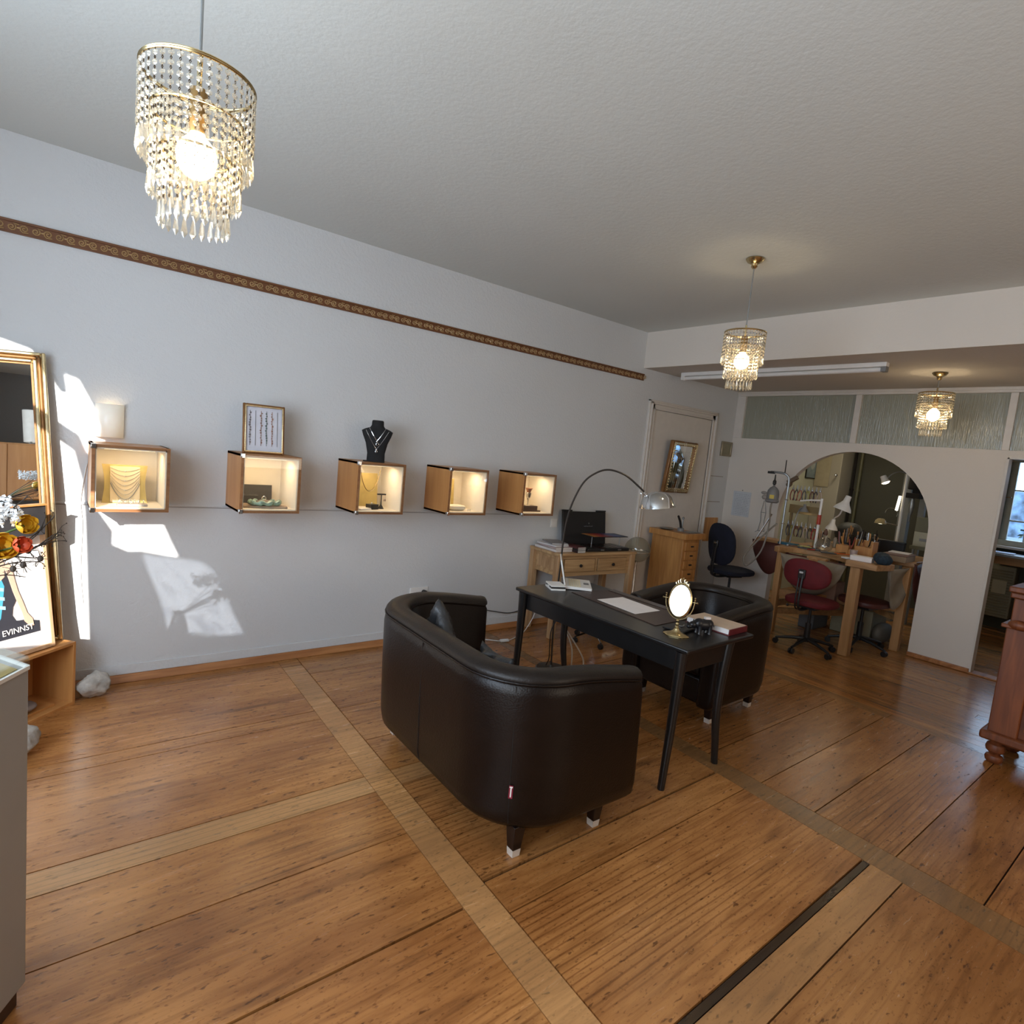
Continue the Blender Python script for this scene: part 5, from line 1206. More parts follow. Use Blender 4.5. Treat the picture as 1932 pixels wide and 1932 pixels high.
# ================================================================== OFFICE CHAIRS
def office_chair(name, label, loc, rz, fab, seat_z=.48, back_c=.78, back=(.20, .16), lean=.0, metal=None, seat=(.22, .21), hasback=True):
    t = T(name, label, 'office chair', loc, rz, group='workshop swivel chairs')
    metal = metal or m_blackp
    b = MB(); b.ball((0, 0, seat_z), (seat[0], seat[1], .038), 28, 10, .75, .55); O('seat', b, fab, t)
    b = MB(); b.bx((0, 0, seat_z-.05), (.16, .20, .03)); O('seat_plate', b, m_blackp, t, bevel=.004)
    if hasback:
     b = MB(); b.X = Matrix.Translation((0, .22, back_c)) @ Matrix.Rotation(-lean, 4, 'X')
     b.ball((0, 0, 0), (back[0], .032, back[1]), 30, 14, .6, .8)
     X = b.X; b.v = [tuple(X @ Vector((p.x, p.y-.9*p.x*p.x, p.z))) for p in [X.inverted() @ Vector(v) for v in b.v]]
     O('backrest', b, fab, t)
     b = MB(); b.tube(spline([(0, .02, seat_z-.06), (0, .22, seat_z-.06), (0, .275, seat_z+.02), (0, .262, back_c)], 6), .011, 8); b.tube(spline([(.03, .02, seat_z-.06), (.03, .22, seat_z-.06), (.03, .272, seat_z+.02), (.03, .262, back_c)], 6), .007, 8); O('back_stem', b, metal, t)
     b = MB(); b.bx((.01, .262, back_c), (.065, .022, .085)); O('back_bracket', b, m_blackp, t, bevel=.008)
     b = MB(); b.bx((.01, .275, back_c+.015), (.035, .008, .02)); O('bracket_plate', b, m_chrome, t, bevel=.002)
    b = MB(); b.tube([(0, 0, .08), (0, 0, .26)], .026, 14); b.tube([(0, 0, .24), (0, 0, seat_z-.05)], .014, 12); O('column', b, metal, t)
    b = MB(); b.tube([(.05, .0, seat_z-.06), (.20, .02, seat_z-.085)], .006, 6); b.ball((.21, .022, seat_z-.087), .014, 8, 6); O('height_lever', b, m_blackp, t)
    for k in range(5):
        a = 2*PI*k/5+.3; c, s = math.cos(a), math.sin(a)
        b = MB(); b.tube([(.02*c, .02*s, .105), (.13*c, .13*s, .09), (.26*c, .26*s, .058)], [.020, .016, .011], 8); q = O('foot_arm', b, metal, t)
        b = MB(); w = Vector((-s, c, 0))*.011; p = Vector((.262*c, .262*s, .026)); b.tube([p-w*1.8, p-w*.4], .026, 14); b.tube([p+w*.4, p+w*1.8], .026, 14); b.tube([p, p+Vector((0, 0, .04))], .007, 6); O('castor', b, m_blackp, q)
    return t
office_chair('office_chair', 'navy blue fabric office chair facing right in front of the small picture', (6.02, 3.50, 0), math.radians(76), m_navy, .50, .80, (.20, .235), .12, seat=(.215, .25))
office_chair('office_chair', 'office chair with a dark red oval backrest pushed up to the workbench', (5.62, 2.41, 0), math.radians(90), m_redf, .47, .745, (.215, .135), .05, m_blackp)
office_chair('office_chair', 'maroon-seated swivel chair half hidden behind the front leg of the workbench', (6.27, 2.20, 0), math.radians(170), m_redd, .47, .72, (.12, .07), .0, m_blackp, hasback=False)

# ================================================================== WORKBENCH
t = T('goldsmith_workbench', 'wooden goldsmith workbench with scalloped edges standing in the arch', 'workbench'); wb = t
BZ = .90
poly = [(7.3, 1.92), (7.3, 3.0), (6.50, 3.0), (6.50, 3.42), (6.30, 3.42), (6.28, 2.98), (5.80, 2.93), (5.77, 2.90)]
for i in range(13):
    a = PI/2-PI*i/12; poly.append((5.76+.30*math.cos(a)*.95, 2.545+.315*math.sin(a)))
poly += [(5.76, 2.20), (5.78, 1.97), (6.0, 1.93)]
for i in range(13):
    a = PI-PI*i/12; poly.append((6.36+.28*math.cos(a), 1.93+.24*math.sin(a)))
poly += [(6.68, 1.93)]
b = MB(); b.prism(poly, BZ-.055, BZ); O('bench_top', b, m_bench, t, bevel=.006)
for (x_, y_, w_) in ((5.86, 2.16, .085), (5.90, 2.90, .06), (6.60, 1.985, .075), (7.18, 2.9, .07)):
    b = MB(); b.box(x_-w_/2, x_+w_/2, y_-w_/2, y_+w_/2, 0, BZ-.055); O('leg', b, m_benchz, t, bevel=.004)
for p, q, h in (((5.92, 2.90, .30), (7.15, 2.90, .30), .07), ((5.91, 2.90, .42), (6.58, 2.02, .42), .07), ((5.90, 2.16, .34), (7.15, 2.85, .34), .06), ((6.60, 2.0, .32), (7.18, 2.85, .32), .06), ((5.92, 2.90, .22), (7.1, 2.3, .22), .06)):
    b = MB(); b.beam(p, q, .035, h); O('cross_rail', b, m_bench, t, bevel=.003)
b = MB(); b.box(5.85, 5.92, 2.44, 2.62, BZ-.09, BZ-.045); b.box(5.78, 5.85, 2.49, 2.57, BZ-.075, BZ-.055); O('bench_pin', b, m_benchz, t, bevel=.004)
# leather aprons hanging under both cut-outs
def apron(name, label, A, B, depth, push, mt_, seed):
    A = Vector(A); B = Vector(B); n = 16; vs = []
    nrm = (B-A).cross(Vector((0, 0, 1))).normalized()
    for i in range(n+1):
        u = i/n
        for j in range(9):
            v = j/8; sag = depth*v*(math.sin(PI*u)**.6)
            p = A.lerp(B, u)+Vector((0, 0, -sag))+nrm*(push*math.sin(PI*v)*math.sin(PI*u)+.012*math.sin(7*u+5*v+seed))
            vs.append(p)
    b = MB(); b._add(vs, [(i*9+j, i*9+j+1, (i+1)*9+j+1, (i+1)*9+j) for i in range(n) for j in range(8)])
    o = O(name, b, mt_, wb, label, ang=80); md = o.modifiers.new('s', 'SOLIDIFY'); md.thickness = .004; return o
apron('leather_apron', 'tan leather catch apron', (5.80, 2.86, BZ-.06), (5.80, 2.23, BZ-.06), .36, .10, m_hide, 1)
apron('leather_apron', 'dark inner leather', (5.90, 2.83, BZ-.06), (5.90, 2.26, BZ-.06), .24, .05, m_redd, 2)
apron('leather_apron', 'grey tan leather apron', (6.07, 1.96, BZ-.06), (6.66, 1.96, BZ-.06), .40, -.06, m_hide, 3)
apron('leather_apron', 'maroon leather apron', (6.29, 3.44, BZ-.03), (6.29, 3.0, BZ-.03), .36, .03, m_redd, 4)
apron('leather_apron', 'maroon leather at the right end', (6.62, 1.93, BZ-.02), (7.28, 1.93, BZ-.02), .46, .03, m_redd, 5)
b = MB(); b.box(6.0, 6.20, 2.30, 2.50, .40, .62); O('cardboard_carton', b, mat('pinkish_cardboard', (.32, .20, .15), .8), None, 'pinkish cardboard carton under the workbench behind the red chair', 'box', bevel=.003)
bpy.data.objects['cardboard_carton'].location = (.18, .14, -.02)
for k, (q, c_, l) in enumerate((((6.7, 7.1, 2.25, 2.65, 0, .30), (.30, .27, .18), 'beige drawer box on the floor under the right part of the workbench'), ((6.45, 6.8, 2.72, 2.88, 0, .16), (.16, .17, .18), 'grey plastic crate on the floor below the workbench'), ((6.62, 6.95, 2.10, 2.24, 0, .22), (.14, .12, .09), 'rumpled dark sack on the floor under the workbench'))):
    b = MB()
    if k == 2: b.ball(((q[0]+q[1])/2, (q[2]+q[3])/2, .10), (.17, .07, .10), 20, 10, .9, .8)
    else: b.box(*q)
    O(('drawer_box', 'crate', 'sack')[k], b, mat('underbench_%d' % k, c_, .7), None, l, ('box', 'crate', 'sack')[k], bevel=.006 if k < 2 else 0)
# things on the bench --------------------------------------------------
Z = BZ
t = T('hanging_motor_stand', 'chrome rod with a hooked arm carrying the grey flexible shaft motor', 'stand', (6.02, 2.99, Z))
b = MB(); b.tube(spline([(0, 0, 0), (0, 0, .35), (0, 0, .66), (-.01, .02, .72), (-.02, .06, .74), (-.03, .15, .745), (-.03, .19, .745)], 6), .011, 10); O('rod', b, m_steel, t)
b = MB(); b.tube([(.0, .055, .74), (.0, .055, .88)], .006, 6); b.box(-.045, -.01, .15, .22, .725, .75); O('hook_block', b, m_blackp, t, bevel=.003)
for z_ in (.22, .47):
    b = MB(); b.torus((0, 0, z_), .015, .005, 16, 6); b.tube([(-.03, 0, z_), (.03, 0, z_)], .004, 6); O('clamp_ring', b, m_chrome, t)
t = T('flex_shaft_motor', 'grey bell-shaped flexible shaft motor with a yellow label hanging from the chrome arm', 'motor', (5.99, 3.125, Z+.42))
b = MB(); b.lathe([(.0, 0), (.052, .0), (.066, .012), (.068, .03), (.060, .035), (.062, .09), (.055, .13), (.035, .16), (.012, .175), (.010, .19)], n=28); O('motor_body', b, m_grey, t)
b = MB(); b.lathe([(.010, .19), (.018, .20), (.018, .23), (.008, .245), (.006, .30)], n=14); O('hanger', b, m_blackp, t)
b = MB(); b.X = Matrix.Rotation(math.radians(200), 4, 'Z'); b.box(.058, .064, -.022, .022, .045, .085); O('yellow_label', b, mat('yellow_sticker', (.60, .45, .05), .5), t)
b = MB(); b.tube(spline([(0, 0, .0), (.0, .005, -.08), (.03, .01, -.22), (.02, .03, -.45), (-.02, .07, -.60), (-.10, .13, -.70), (-.12, .16, -.62), (-.05, .13, -.50), (.06, .02, -.30), (.12, -.03, -.22)], 8), .009, 8); O('drive_hose', b, mat('grey_hose', (.26, .23, .19), .5), t)
b = MB(); b.tube([(-.04, .14, -.50), (.04, -.0, -.12)], .008, 8); O('handpiece', b, m_chrome, t)
# pliers hung in two rows
handle_cols = [(.20, .03, .02), (.03, .03, .03), (.35, .10, .05), (.05, .05, .06), (.30, .28, .05), (.10, .02, .02), (.04, .04, .05), (.40, .32, .28), (.03, .03, .03), (.30, .02, .02)]
t = T('pliers_rack', 'brown pliers rack standing at the left of the workbench', 'rack', (6.28, 2.90, Z))
b = MB(); b.box(-.03, .03, -.16, .16, .33, .42); b.box(-.02, .02, -.15, -.13, 0, .33); b.box(-.02, .02, .13, .15, 0, .33); b.box(-.025, .025, -.16, .16, .16, .20); O('rack_body', b, mat('ochre_wood', (.22, .15, .06), .6), t, bevel=.003)
pr = None
def pliers():
    r = T('pliers', 'x', 'pliers', (0, 0, 0), 0, 'pliers hanging on the rack')
    for s in (-1, 1):
        b = MB(); b.tube(spline([(-.002, s*.004, 0), (-.002, s*.016, -.03), (-.002, s*.020, -.07), (-.002, s*.010, -.115)], 4), .0055, 6); O('handle', b, m_dark, r)
    b = MB(); b.ball((-.002, 0, .008), (.006, .013, .014), 8, 6); b.tube([(-.002, 0, .015), (-.002, 0, .05)], [.008, .003], 6); O('jaw', b, m_steel, r)
    return r
pr = pliers(); ordn = ['first', 'second', 'third', 'fourth', 'fifth', 'sixth', 'seventh', 'eighth']
for row, (z_, nn, hang) in enumerate(((.46, 8, 1), (.20, 7, 0))):
    for k in range(nn):
        o = pr if (row == 0 and k == 0) else copy_tree(pr)
        o.location = (6.28-.036, 2.90+.14-k*.28/(nn-1), Z+(z_+.12 if row == 0 else z_-.002)); o.rotation_euler = (random.uniform(-.12, .12), 0, random.uniform(-.3, .3))
        o['label'] = '%s pair of pliers from the left in the %s row of the pliers rack' % (ordn[k], 'upper' if row == 0 else 'lower')
        m_ = mat('pliers_grip_%d_%d' % (row, k), handle_cols[(k+row*3) % 10], .45)
        for ch in o.children:
            if ch.name.startswith('handle'): ch.data = ch.data.copy(); ch.data.materials.clear(); ch.data.materials.append(m_)
# lamps
def desk_lamp(label, loc, lit, mt_, tilt=(.2, 0, .4), s=1.0, arm=((0, 0, 0), (0, 0, .2), (.05, 0, .3))):
    t = T('bench_lamp', label, 'lamp', loc)
    b = MB(); b.tube(spline(arm, 5), .008, 8); O('arm', b, mt_, t)
    b = MB(); b.X = Matrix.Translation(arm[-1]) @ Euler(tilt).to_matrix().to_4x4() @ Matrix.Scale(s, 4)
    b.lathe([(.001, .11), (.022, .108), (.026, .06), (.036, .04), (.062, .005), (.072, -.02), (.068, -.02), (.058, .005), (.03, .04), (.001, .05)], n=24, cap=False); O('lamp_shade', b, mt_, t)
    if lit:
        b2 = MB(); b2.X = b.X; b2.ball((0, 0, -.002), (.045, .045, .02), 12, 8); O('bulb', b2, emis('lit_bulb_%s' % label[:12].replace(' ', '_'), (1, .86, .62), lit), t)
    return t
desk_lamp('white cone-shaped lamp standing in the middle of the workbench', (6.50, 2.62, Z), 0, m_white, (.25, .15, 0), 1.25, ((.1, .25, 0), (.15, .15, .28), (.06, .05, .36), (0, 0, .44)))
desk_lamp('small lit lamp in front of the pliers rack', (6.16, 2.855, Z), 14, m_grey, (0, 0, 0), .62, ((.03, .12, 0), (.06, .10, .30), (.02, .04, .40), (0, 0, .375)))
desk_lamp('low white lamp between the pliers rack and the glass flask', (6.40, 2.66, Z), 5, m_lining, (.1, 0, 0), .85, ((.12, .10, 0), (.12, .08, .22), (.05, .03, .30), (0, 0, .225)))
t = T('clamp_pole', 'pale upright pole with a red clamp left of the centre of the workbench', 'pole', (6.22, 2.72, Z))
b = MB(); b.tube([(0, 0, 0), (0, 0, .52)], .013, 10); b.tube([(0, 0, .50), (-.03, .10, .49), (-.04, .20, .47)], .009, 8); O('pole', b, m_white, t)
b = MB(); b.tube([(0, 0, .25), (0, 0, .35)], .019, 10); O('red_sleeve', b, mat('red_rubber', (.35, .03, .01), .5), t)
# flask, jars, tool block, boxes
t = T('glass_flask', 'round glass flask with a narrow neck on the workbench', 'flask', (6.20, 2.625, Z))
b = MB(); b.lathe([(.05, 0), (.075, .012), (.082, .045), (.07, .085), (.03, .125), (.016, .145), (.015, .18)], n=28, cap=False); O('glass_body', b, m_clearg, t)
b = MB(); b.lathe([(.012, .15), (.020, .165), (.016, .20), (.005, .22)], n=14); O('stopper', b, mat('brown_stopper', (.12, .05, .03), .5), t)
t = T('tool_block', 'stepped wooden block full of upright tools at the centre of the workbench', 'tool holder', (6.28, 2.35, Z))
b = MB(); b.box(-.06, .06, .05, .17, 0, .085); b.box(-.05, .05, -.01, .05, 0, .05); b.box(-.07, .03, -.15, -.01, 0, .10); b.box(.03, .06, -.15, .02, 0, .16); b.box(-.07, .06, -.17, -.15, 0, .16); O('block', b, m_cabw, t, bevel=.003)
rnd = random.Random(21)
for k in range(26):
    y_ = rnd.uniform(-.14, .16); x_ = rnd.uniform(-.03, .05); h = rnd.uniform(.14, .26); lx = rnd.uniform(-.03, .03); ly = rnd.uniform(-.04, .04)
    z0 = .085 if y_ > .05 else (.05 if y_ > -.01 else .10)
    b = MB(); b.tube([(x_, y_, z0-.01), (x_+lx*.6, y_+ly*.6, h*.55), (x_+lx, y_+ly, h)], [.004, .006, .008 if k % 3 else .004], 6)
    O('hand_tool', b, [m_dark, m_steel, m_cabw, mat('tool_grip_%d' % k, (rnd.uniform(.03, .3), rnd.uniform(.02, .1), .03), .5)][k % 4], t)
def simple(name, label, cat, mb, mt_, loc, rz=0, bevel=0): o = O(name, mb, mt_, None, label, cat, bevel=bevel); o.location = loc; o.rotation_euler = (0, 0, rz); return o
b = MB(); b.box(-.05, .05, -.09, .09, 0, .045); simple('white_carton', 'flat white carton at the front edge of the workbench', 'box', b, m_paper, (5.90, 2.145, Z), .1, .003)
b = MB(); rnd = random.Random(4)
b.ball((0, 0, .05), (.062, .075, .055), 24, 16); b.v = [(x*(1+.14*math.sin(31*y+17*z)), y*(1+.12*math.sin(37*x+11*z)), max(0, z+.008*math.sin(50*x+40*y))) for x, y, z in b.v]
simple('crumpled_cloth', 'crumpled dark blue cloth at the front corner of the workbench', 'cloth', b, mat('dark_blue_cloth', (.012, .028, .045), .7, var=.5, scale=40), (5.92, 1.985, Z))
t = T('file_box', 'flat brown cardboard box with a lid on the right end of the workbench', 'box', (6.52, 2.05, Z+.0), math.radians(4))
b = MB(); b.box(-.16, .16, -.10, .10, 0, .055); O('box_body', b, mat('brown_board', (.27, .20, .13), .7), t, bevel=.003)
b = MB(); b.box(-.163, .163, -.103, .103, .057, .068); O('box_lid', b, mat('maroon_lid', (.20, .11, .08), .6), t, bevel=.003)
b = MB(); b.prism([(-.10, -.08), (.09, -.09), (.11, .08), (-.08, .09)], 0, .004); simple('paper_sheets', 'bright sheet of paper on the flat cardboard box under the pole lamp', 'paper', b, m_paper, (6.60, 2.07, Z+.069), .2)
b = MB(); b.lathe([(.028, 0), (.032, .05), (.034, .075)], n=20); simple('small_cup', 'small translucent cup at the centre front of the workbench', 'cup', b, mat('milky_cup', (.40, .30, .27), .4), (6.02, 2.27, Z))
b = MB(); b.tube([(-.06, .05, .008), (.05, -.06, .010)], [.008, .004], 8); simple('orange_file', 'file with an orange handle lying on the workbench', 'file', b, mat('orange_handle', (.65, .14, .02), .4), (6.10, 2.40, Z))
for k, (x_, y_, sx, sy, h, c_, nm, l) in enumerate(((6.08, 2.93, .05, .09, .022, (.02, .10, .16), 'tin', 'flat teal tin by the chrome rod on the workbench'), (6.05, 2.70, .05, .10, .012, (.03, .03, .03), 'tool_pouch', 'black tool pouch at the front of the workbench'),
        (6.02, 2.50, .04, .07, .010, (.05, .05, .05), 'tool_roll', 'black tool roll behind the scalloped edge'), (6.12, 2.78, .03, .06, .015, (.55, .55, .20), 'notepad', 'yellowish notepad on the workbench'), (5.87, 2.27, .03, .03, .012, (.7, .7, .7), 'dish', 'tiny white dish on the front corner of the workbench'))):
    b = MB(); b.box(-sx, sx, -sy, sy, 0, h); simple(nm, l, nm.replace('_', ' '), b, mat('benchthing_%d' % k, c_, .5), (x_, y_, Z), .3*k, .002)
b = MB(); b.ball((0, 0, .14), (.16, .14, .13), 24, 14, .9, .8); b.v = [(x+.015*math.sin(30*z), y+.015*math.sin(25*x), max(0, z)) for x, y, z in b.v]
simple('dark_machine_cover', 'bulky dark covered machine behind the white cone lamp', 'machine', b, mat('near_black_cover', (.02, .018, .014), .6, var=.4), (7.0, 2.72, Z+.0))
b = MB(); b.box(-.20, .20, -.03, .03, .12, .26); b.box(-.20, .20, -.04, .04, .24, .262); simple('dark_monitor', 'long low dark box with a light top strip at the back of the workbench', 'box', b, m_blackp, (7.0, 2.36, Z-.12), math.radians(90), .004)
for k in range(8):
    b = MB(); b.lathe([(.018+.004*(k % 3), 0), (.020+.004*(k % 3), .05+.012*(k % 4)), (.012, .06+.012*(k % 4)), (.012, .072+.012*(k % 4))], n=12)
    simple('bottle', '%s small bottle in the dark cluster behind the glass flask' % ['first', 'second', 'third', 'fourth', 'fifth', 'sixth', 'seventh', 'eighth'][k], 'bottle', b, mat('bottle_%d' % k, [(.25, .03, .02), (.1, .05, .03), (.03, .03, .03), (.4, .35, .3), (.05, .08, .05), (.3, .25, .1), (.02, .02, .05), (.15, .1, .06)][k], .3), (6.62+.05*(k % 2), 2.88-.055*k, Z))['group'] = 'small bottles behind the flask'
# lamp pole at the right end with two lit heads and a work light tube
t = T('pole_lamp', 'tall slim pole lamp with several lit heads at the right end of the workbench', 'lamp', (7.2, 2.31, Z))
b = MB(); b.tube([(0, 0, 0), (0, -.0, .88)], .014, 10); O('pole', b, m_lining, t)
b = MB(); b.tube(spline([(0, 0, .86), (-.02, .06, .88), (-.03, .13, .85), (-.03, .17, .80)], 5), .006, 6); O('upper_arm', b, m_steel, t)
b = MB(); b.X = Matrix.Translation((-.03, .19, .76)) @ Euler((-.5, 0, 0)).to_matrix().to_4x4(); b.lathe([(.001, .07), (.03, .065), (.033, .02), (.045, -.01), (.042, -.012), (.03, .02), (.001, .03)], n=20, cap=False); O('upper_shade', b, m_lining, t)
b2 = MB(); b2.X = b.X; b2.ball((0, 0, -.012), (.036, .036, .014), 12, 8); O('upper_bulb', b2, emis('spot_bulb', (1, .9, .66), 16), t)
b = MB(); b.tube([(-.015, .03, .62), (-.015, .045, .46)], .014, 10); O('tube_light', b, emis('tube_glow', (1, .93, .72), 2.5), t)
b = MB(); b.X = Matrix.Translation((-.04, .17, .31)); b.lathe([(.001, .045), (.03, .042), (.05, .02), (.058, -.012), (.054, -.012), (.04, .02), (.001, .03)], n=20, cap=False); O('lower_shade', b, mat('amber_shade', (.40, .30, .14), .3), t)
b2 = MB(); b2.X = b.X; b2.ball((0, 0, -.005), (.036, .036, .012), 12, 8); O('lower_bulb', b2, emis('lower_bulb', (1, .88, .6), 6), t)
b = MB(); b.tube([(0, 0, .30), (-.02, .12, .31)], .006, 6); b.tube([(-.01+.0*i, .09+.06*math.cos(2*PI*i/14), .42+.06*math.sin(2*PI*i/14)) for i in range(9)], .003, 5); O('lower_arm', b, m_chrome, t)
# drill press on the column, right cabinet in the workshop
t = T('drill_press', 'dark drill press mounted on the grey post behind the arch', 'drill press', (8.0, 2.48, 0))
b = MB(); b.box(-.05, .05, .0, .10, 0, 1.86); b.box(-.03, .03, -.15, -.09, 0, 1.86); O('column', b, mat('grey_post', (.22, .21, .18), .6), t)
b = MB(); b.lathe([(.06, 1.60), (.065, 1.62), (.06, 1.74), (.05, 1.75)], c=(-.08, -.03, 0), n=16); b.box(-.16, .0, -.12, .04, 1.50, 1.56); b.box(-.10, -.04, -.10, -.02, 1.56, 1.70); O('motor_head', b, m_dark, t, bevel=.006)
b = MB(); b.lathe([(.006, 1.22), (.012, 1.30), (.028, 1.36), (.030, 1.42), (.020, 1.50)], c=(-.08, -.03, 0), n=14); O('chuck', b, m_steel, t)
t = T('grey_drawer_unit', 'pale steel drawer unit on a shelf at the right edge of the arch', 'cabinet', (7.7, 2.18, 0))
b = MB(); b.box(-.10, .25, -.25, .10, .98, 1.14); O('drawer_box', b, mat('cream_enamel', (.38, .35, .25), .4), t, bevel=.003)
b = MB(); b.box(-.11, -.10, -.07, .04, 1.04, 1.07); O('handle', b, m_grey, t, bevel=.003)
b = MB(); b.box(-.12, .27, -.28, .12, .94, .98); b.box(-.10, .26, -.27, .10, 1.141, 1.30); O('shelf', b, mat('olive_shelf', (.13, .12, .07), .6), t, bevel=.003)
for y_ in (-.24, .09):
    b = MB(); b.tube([(-.08, y_, 0), (-.08, y_, .94)], .012, 8); O('post', b, m_chrome if y_ < 0 else m_steel, t)
# pictures in the workshop
t = T('workshop_picture', 'blue-grey framed print on the pale workshop wall seen through the arch', 'picture', (8.69, W-.012, 1.62))
b = MB(); rframe(b, .32, .42, .012, -.016, 0); O('picture_frame', b, m_dark, t)
b = MB(); b.box(-.148, .148, -.010, -.002, .012, .408); O('print', b, mat('blue_grey_print', (.24, .30, .32), .6, var=.35, scale=6), t)
b = MB(); b.ball((.02, -.010, .23), (.07, .003, .10), 20, 10); O('print_motif', b, mat('pale_motif', (.42, .46, .44), .6), t)
t = T('wall_chart', 'tall pale chart pinned to the workshop wall seen through the top of the arch', 'chart', (8.80, 3.845, 1.60), math.radians(90))
b = MB(); b.box(-.10, .10, -.006, 0, 0, .5); t.location = (8.815, 3.90, 1.52); t.rotation_euler = (0, 0, math.radians(-90)); O('chart_sheet', b, mat('aged_paper', (.42, .36, .24), .8), t)
t = T('spot_lamp', 'tiny clip spotlight on the pipe casing in the workshop', 'lamp', (8.80, 3.70, 1.70))
b = MB(); b.tube([(.02, 0, 0), (-.06, -.02, .01)], .006, 6); b.ball((-.07, -.02, 0), (.024, .02, .02), 10, 8); O('spot_head', b, m_chrome, t)
# note sheet and wire figures on the partition
t = T('note_sheet', 'faint handwritten sheet pinned to the partition left of the arch', 'note', (XP, 3.80, 1.08))
b = MB(); b.box(-.003, -.0008, -.115, .115, 0, .30); O('sheet', b, mat('pale_note_paper', (.58, .60, .62), .8), t)
b = MB(); rnd = random.Random(8)
for k in range(13):
    y_ = .095
    while y_ > -.085:
        w_ = rnd.uniform(.012, .035); b.box(-.0038, -.0032, max(y_-w_, -.1), y_, .025+k*.020, .029+k*.020); y_ -= w_+.008
O('handwriting', b, mat('faded_ink', (.32, .34, .40), .8), t, smooth=False)
b = MB(); b.ball((-.006, 0, .315), (.005, .008, .006), 8, 5); O('pin', b, m_grey, t)
t = T('wire_figure', 'thin wire figure with a small head hanging on the partition left of the motor', 'ornament', (XP-.03, 3.50, .95))
b = MB()
for p in ([(0, .0, .36), (0, .02, .22), (0, .01, .12), (0, .03, 0)], [(0, -.01, .36), (0, -.04, .22), (0, -.03, .12), (0, -.05, .0)], [(0, .02, .22), (0, -.04, .22)], [(0, .06, -.02), (0, .03, 0), (0, -.05, 0)]): b.tube(p, .003, 5)
O('wire_body', b, m_steel, t)
b = MB(); b.ball((-.01, .0, .40), (.02, .028, .028), 10, 7); b.ball((-.01, .01, .45), (.018, .035, .018), 10, 7); O('figure_head', b, mat('clay_grey', (.36, .33, .30), .7), t)
t = T('wall_fitting', 'brown round fitting on the left rim of the arch', 'fitting', (XP-.01, 3.20, 1.58)); b = MB(); b.X = Matrix.Rotation(-.6, 4, 'X')
b.box(-.05, 0, -.06, .06, -.02, .02); b.ball((-.04, .05, -.03), (.035, .035, .03), 12, 8); O('fitting_body', b, mat('brown_bakelite', (.16, .11, .07), .5), t, bevel=.004)

# ================================================================== WORKSHOP RIGHT: heater, counter
t = T('gas_heater', 'cream louvred heater below the workshop window', 'heater', (XE, 1.77, 0))
b = MB(); b.box(-.22, -.01, -.17, .17, .17, .80); O('casing', b, mat('cream_heater', (.34, .30, .20), .5), t, bevel=.01)
b = MB()
for k in range(17): b.box(-.232, -.222, -.15, .15, .20+k*.033, .218+k*.033)
O('louvres', b, mat('dark_cream', (.22, .19, .12), .5), t, bevel=.002)
b = MB(); b.box(-.238, -.225, -.11, .03, .46, .62); O('front_plate', b, mat('cream_plate', (.42, .37, .26), .5), t, bevel=.003)
t = T('window_counter', 'work counter with papers below the workshop window', 'counter', (XE, 1.2, 0))
b = MB(); b.box(-.55, -.01, -1.2, .68, .93, .96); O('counter_top', b, m_steel, t, bevel=.003)
b = MB(); b.box(-.52, -.48, .60, .66, .0, .93); b.box(-.52, -.45, -1.2, .60, .84, .93); O('counter_frame', b, m_bench, t, bevel=.003)
for k, (x_, y_, sx, sy, c_, l) in enumerate(((8.80, 1.74, .10, .13, (.6, .66, .8), 'bluish paper on the window counter in the workshop'), (8.82, 1.35, .12, .12, (.30, .18, .12), 'brown folder on the window counter in the workshop'))):
    b = MB(); b.box(-sx, sx, -sy, sy, 0, .012+.03*k); simple('paper_stack' if k == 0 else 'folder', l, 'papers', b, mat('counter_paper_%d' % k, c_, .7), (x_, y_, .96), .1+.2*k, .001)

# ================================================================== RIGHT EDGE CABINET
t = T('pine_sideboard', 'reddish pine sideboard on turned bun feet at the right edge', 'sideboard', (4.50, .80, 0))
b = MB(); b.box(.03, .40, -1.6, -.03, .19, 1.02); O('carcass', b, m_red_w, t, bevel=.004)
b = MB(); b.box(-.035, .44, -1.65, .015, 1.055, 1.090); b.box(-.02, .42, -1.62, .005, 1.02, 1.055); O('top_board', b, m_red_w, t, bevel=.008)
b = MB(); b.box(0, .05, -.14, 0, .19, .845); b.box(.01, .05, -.13, -.01, .87, 1.02); O('pilaster', b, m_red_w, t, bevel=.006)
b = MB(); b.box(-.028, .42, -1.62, .022, .838, .862); b.ball((-.015, -.06, .865), (.03, .055, .03), 16, 8); O('waist_moulding', b, m_red_w, t, bevel=.006)
b = MB(); b.box(-.035, .42, -1.62, .030, .14, .195); O('plinth_moulding', b, m_red_w, t, bevel=.014)
b = MB(); b.box(.018, .032, -.75, -.16, .24, .81); O('door', b, wood('orange_pine_door', (.34, .12, .04), (.48, .20, .07), 'Z', .3), t, bevel=.004)
b = MB(); b.box(.015, .032, -.85, -.15, .88, 1.01); O('drawer_front', b, wood('orange_pine_drawer', (.34, .12, .04), (.48, .20, .07), 'Y', .3), t, bevel=.004)
for x_, y_ in ((.03, -.05), (.36, -.07), (.03, -1.5), (.36, -1.5)):
    b = MB(); b.lathe([(.030, 0), (.042, .012), (.046, .03), (.040, .045), (.026, .052), (.030, .060), (.046, .075), (.050, .095), (.044, .115), (.030, .125), (.034, .14)], c=(x_, y_, 0), n=24); O('bun_foot', b, m_red_w, t)
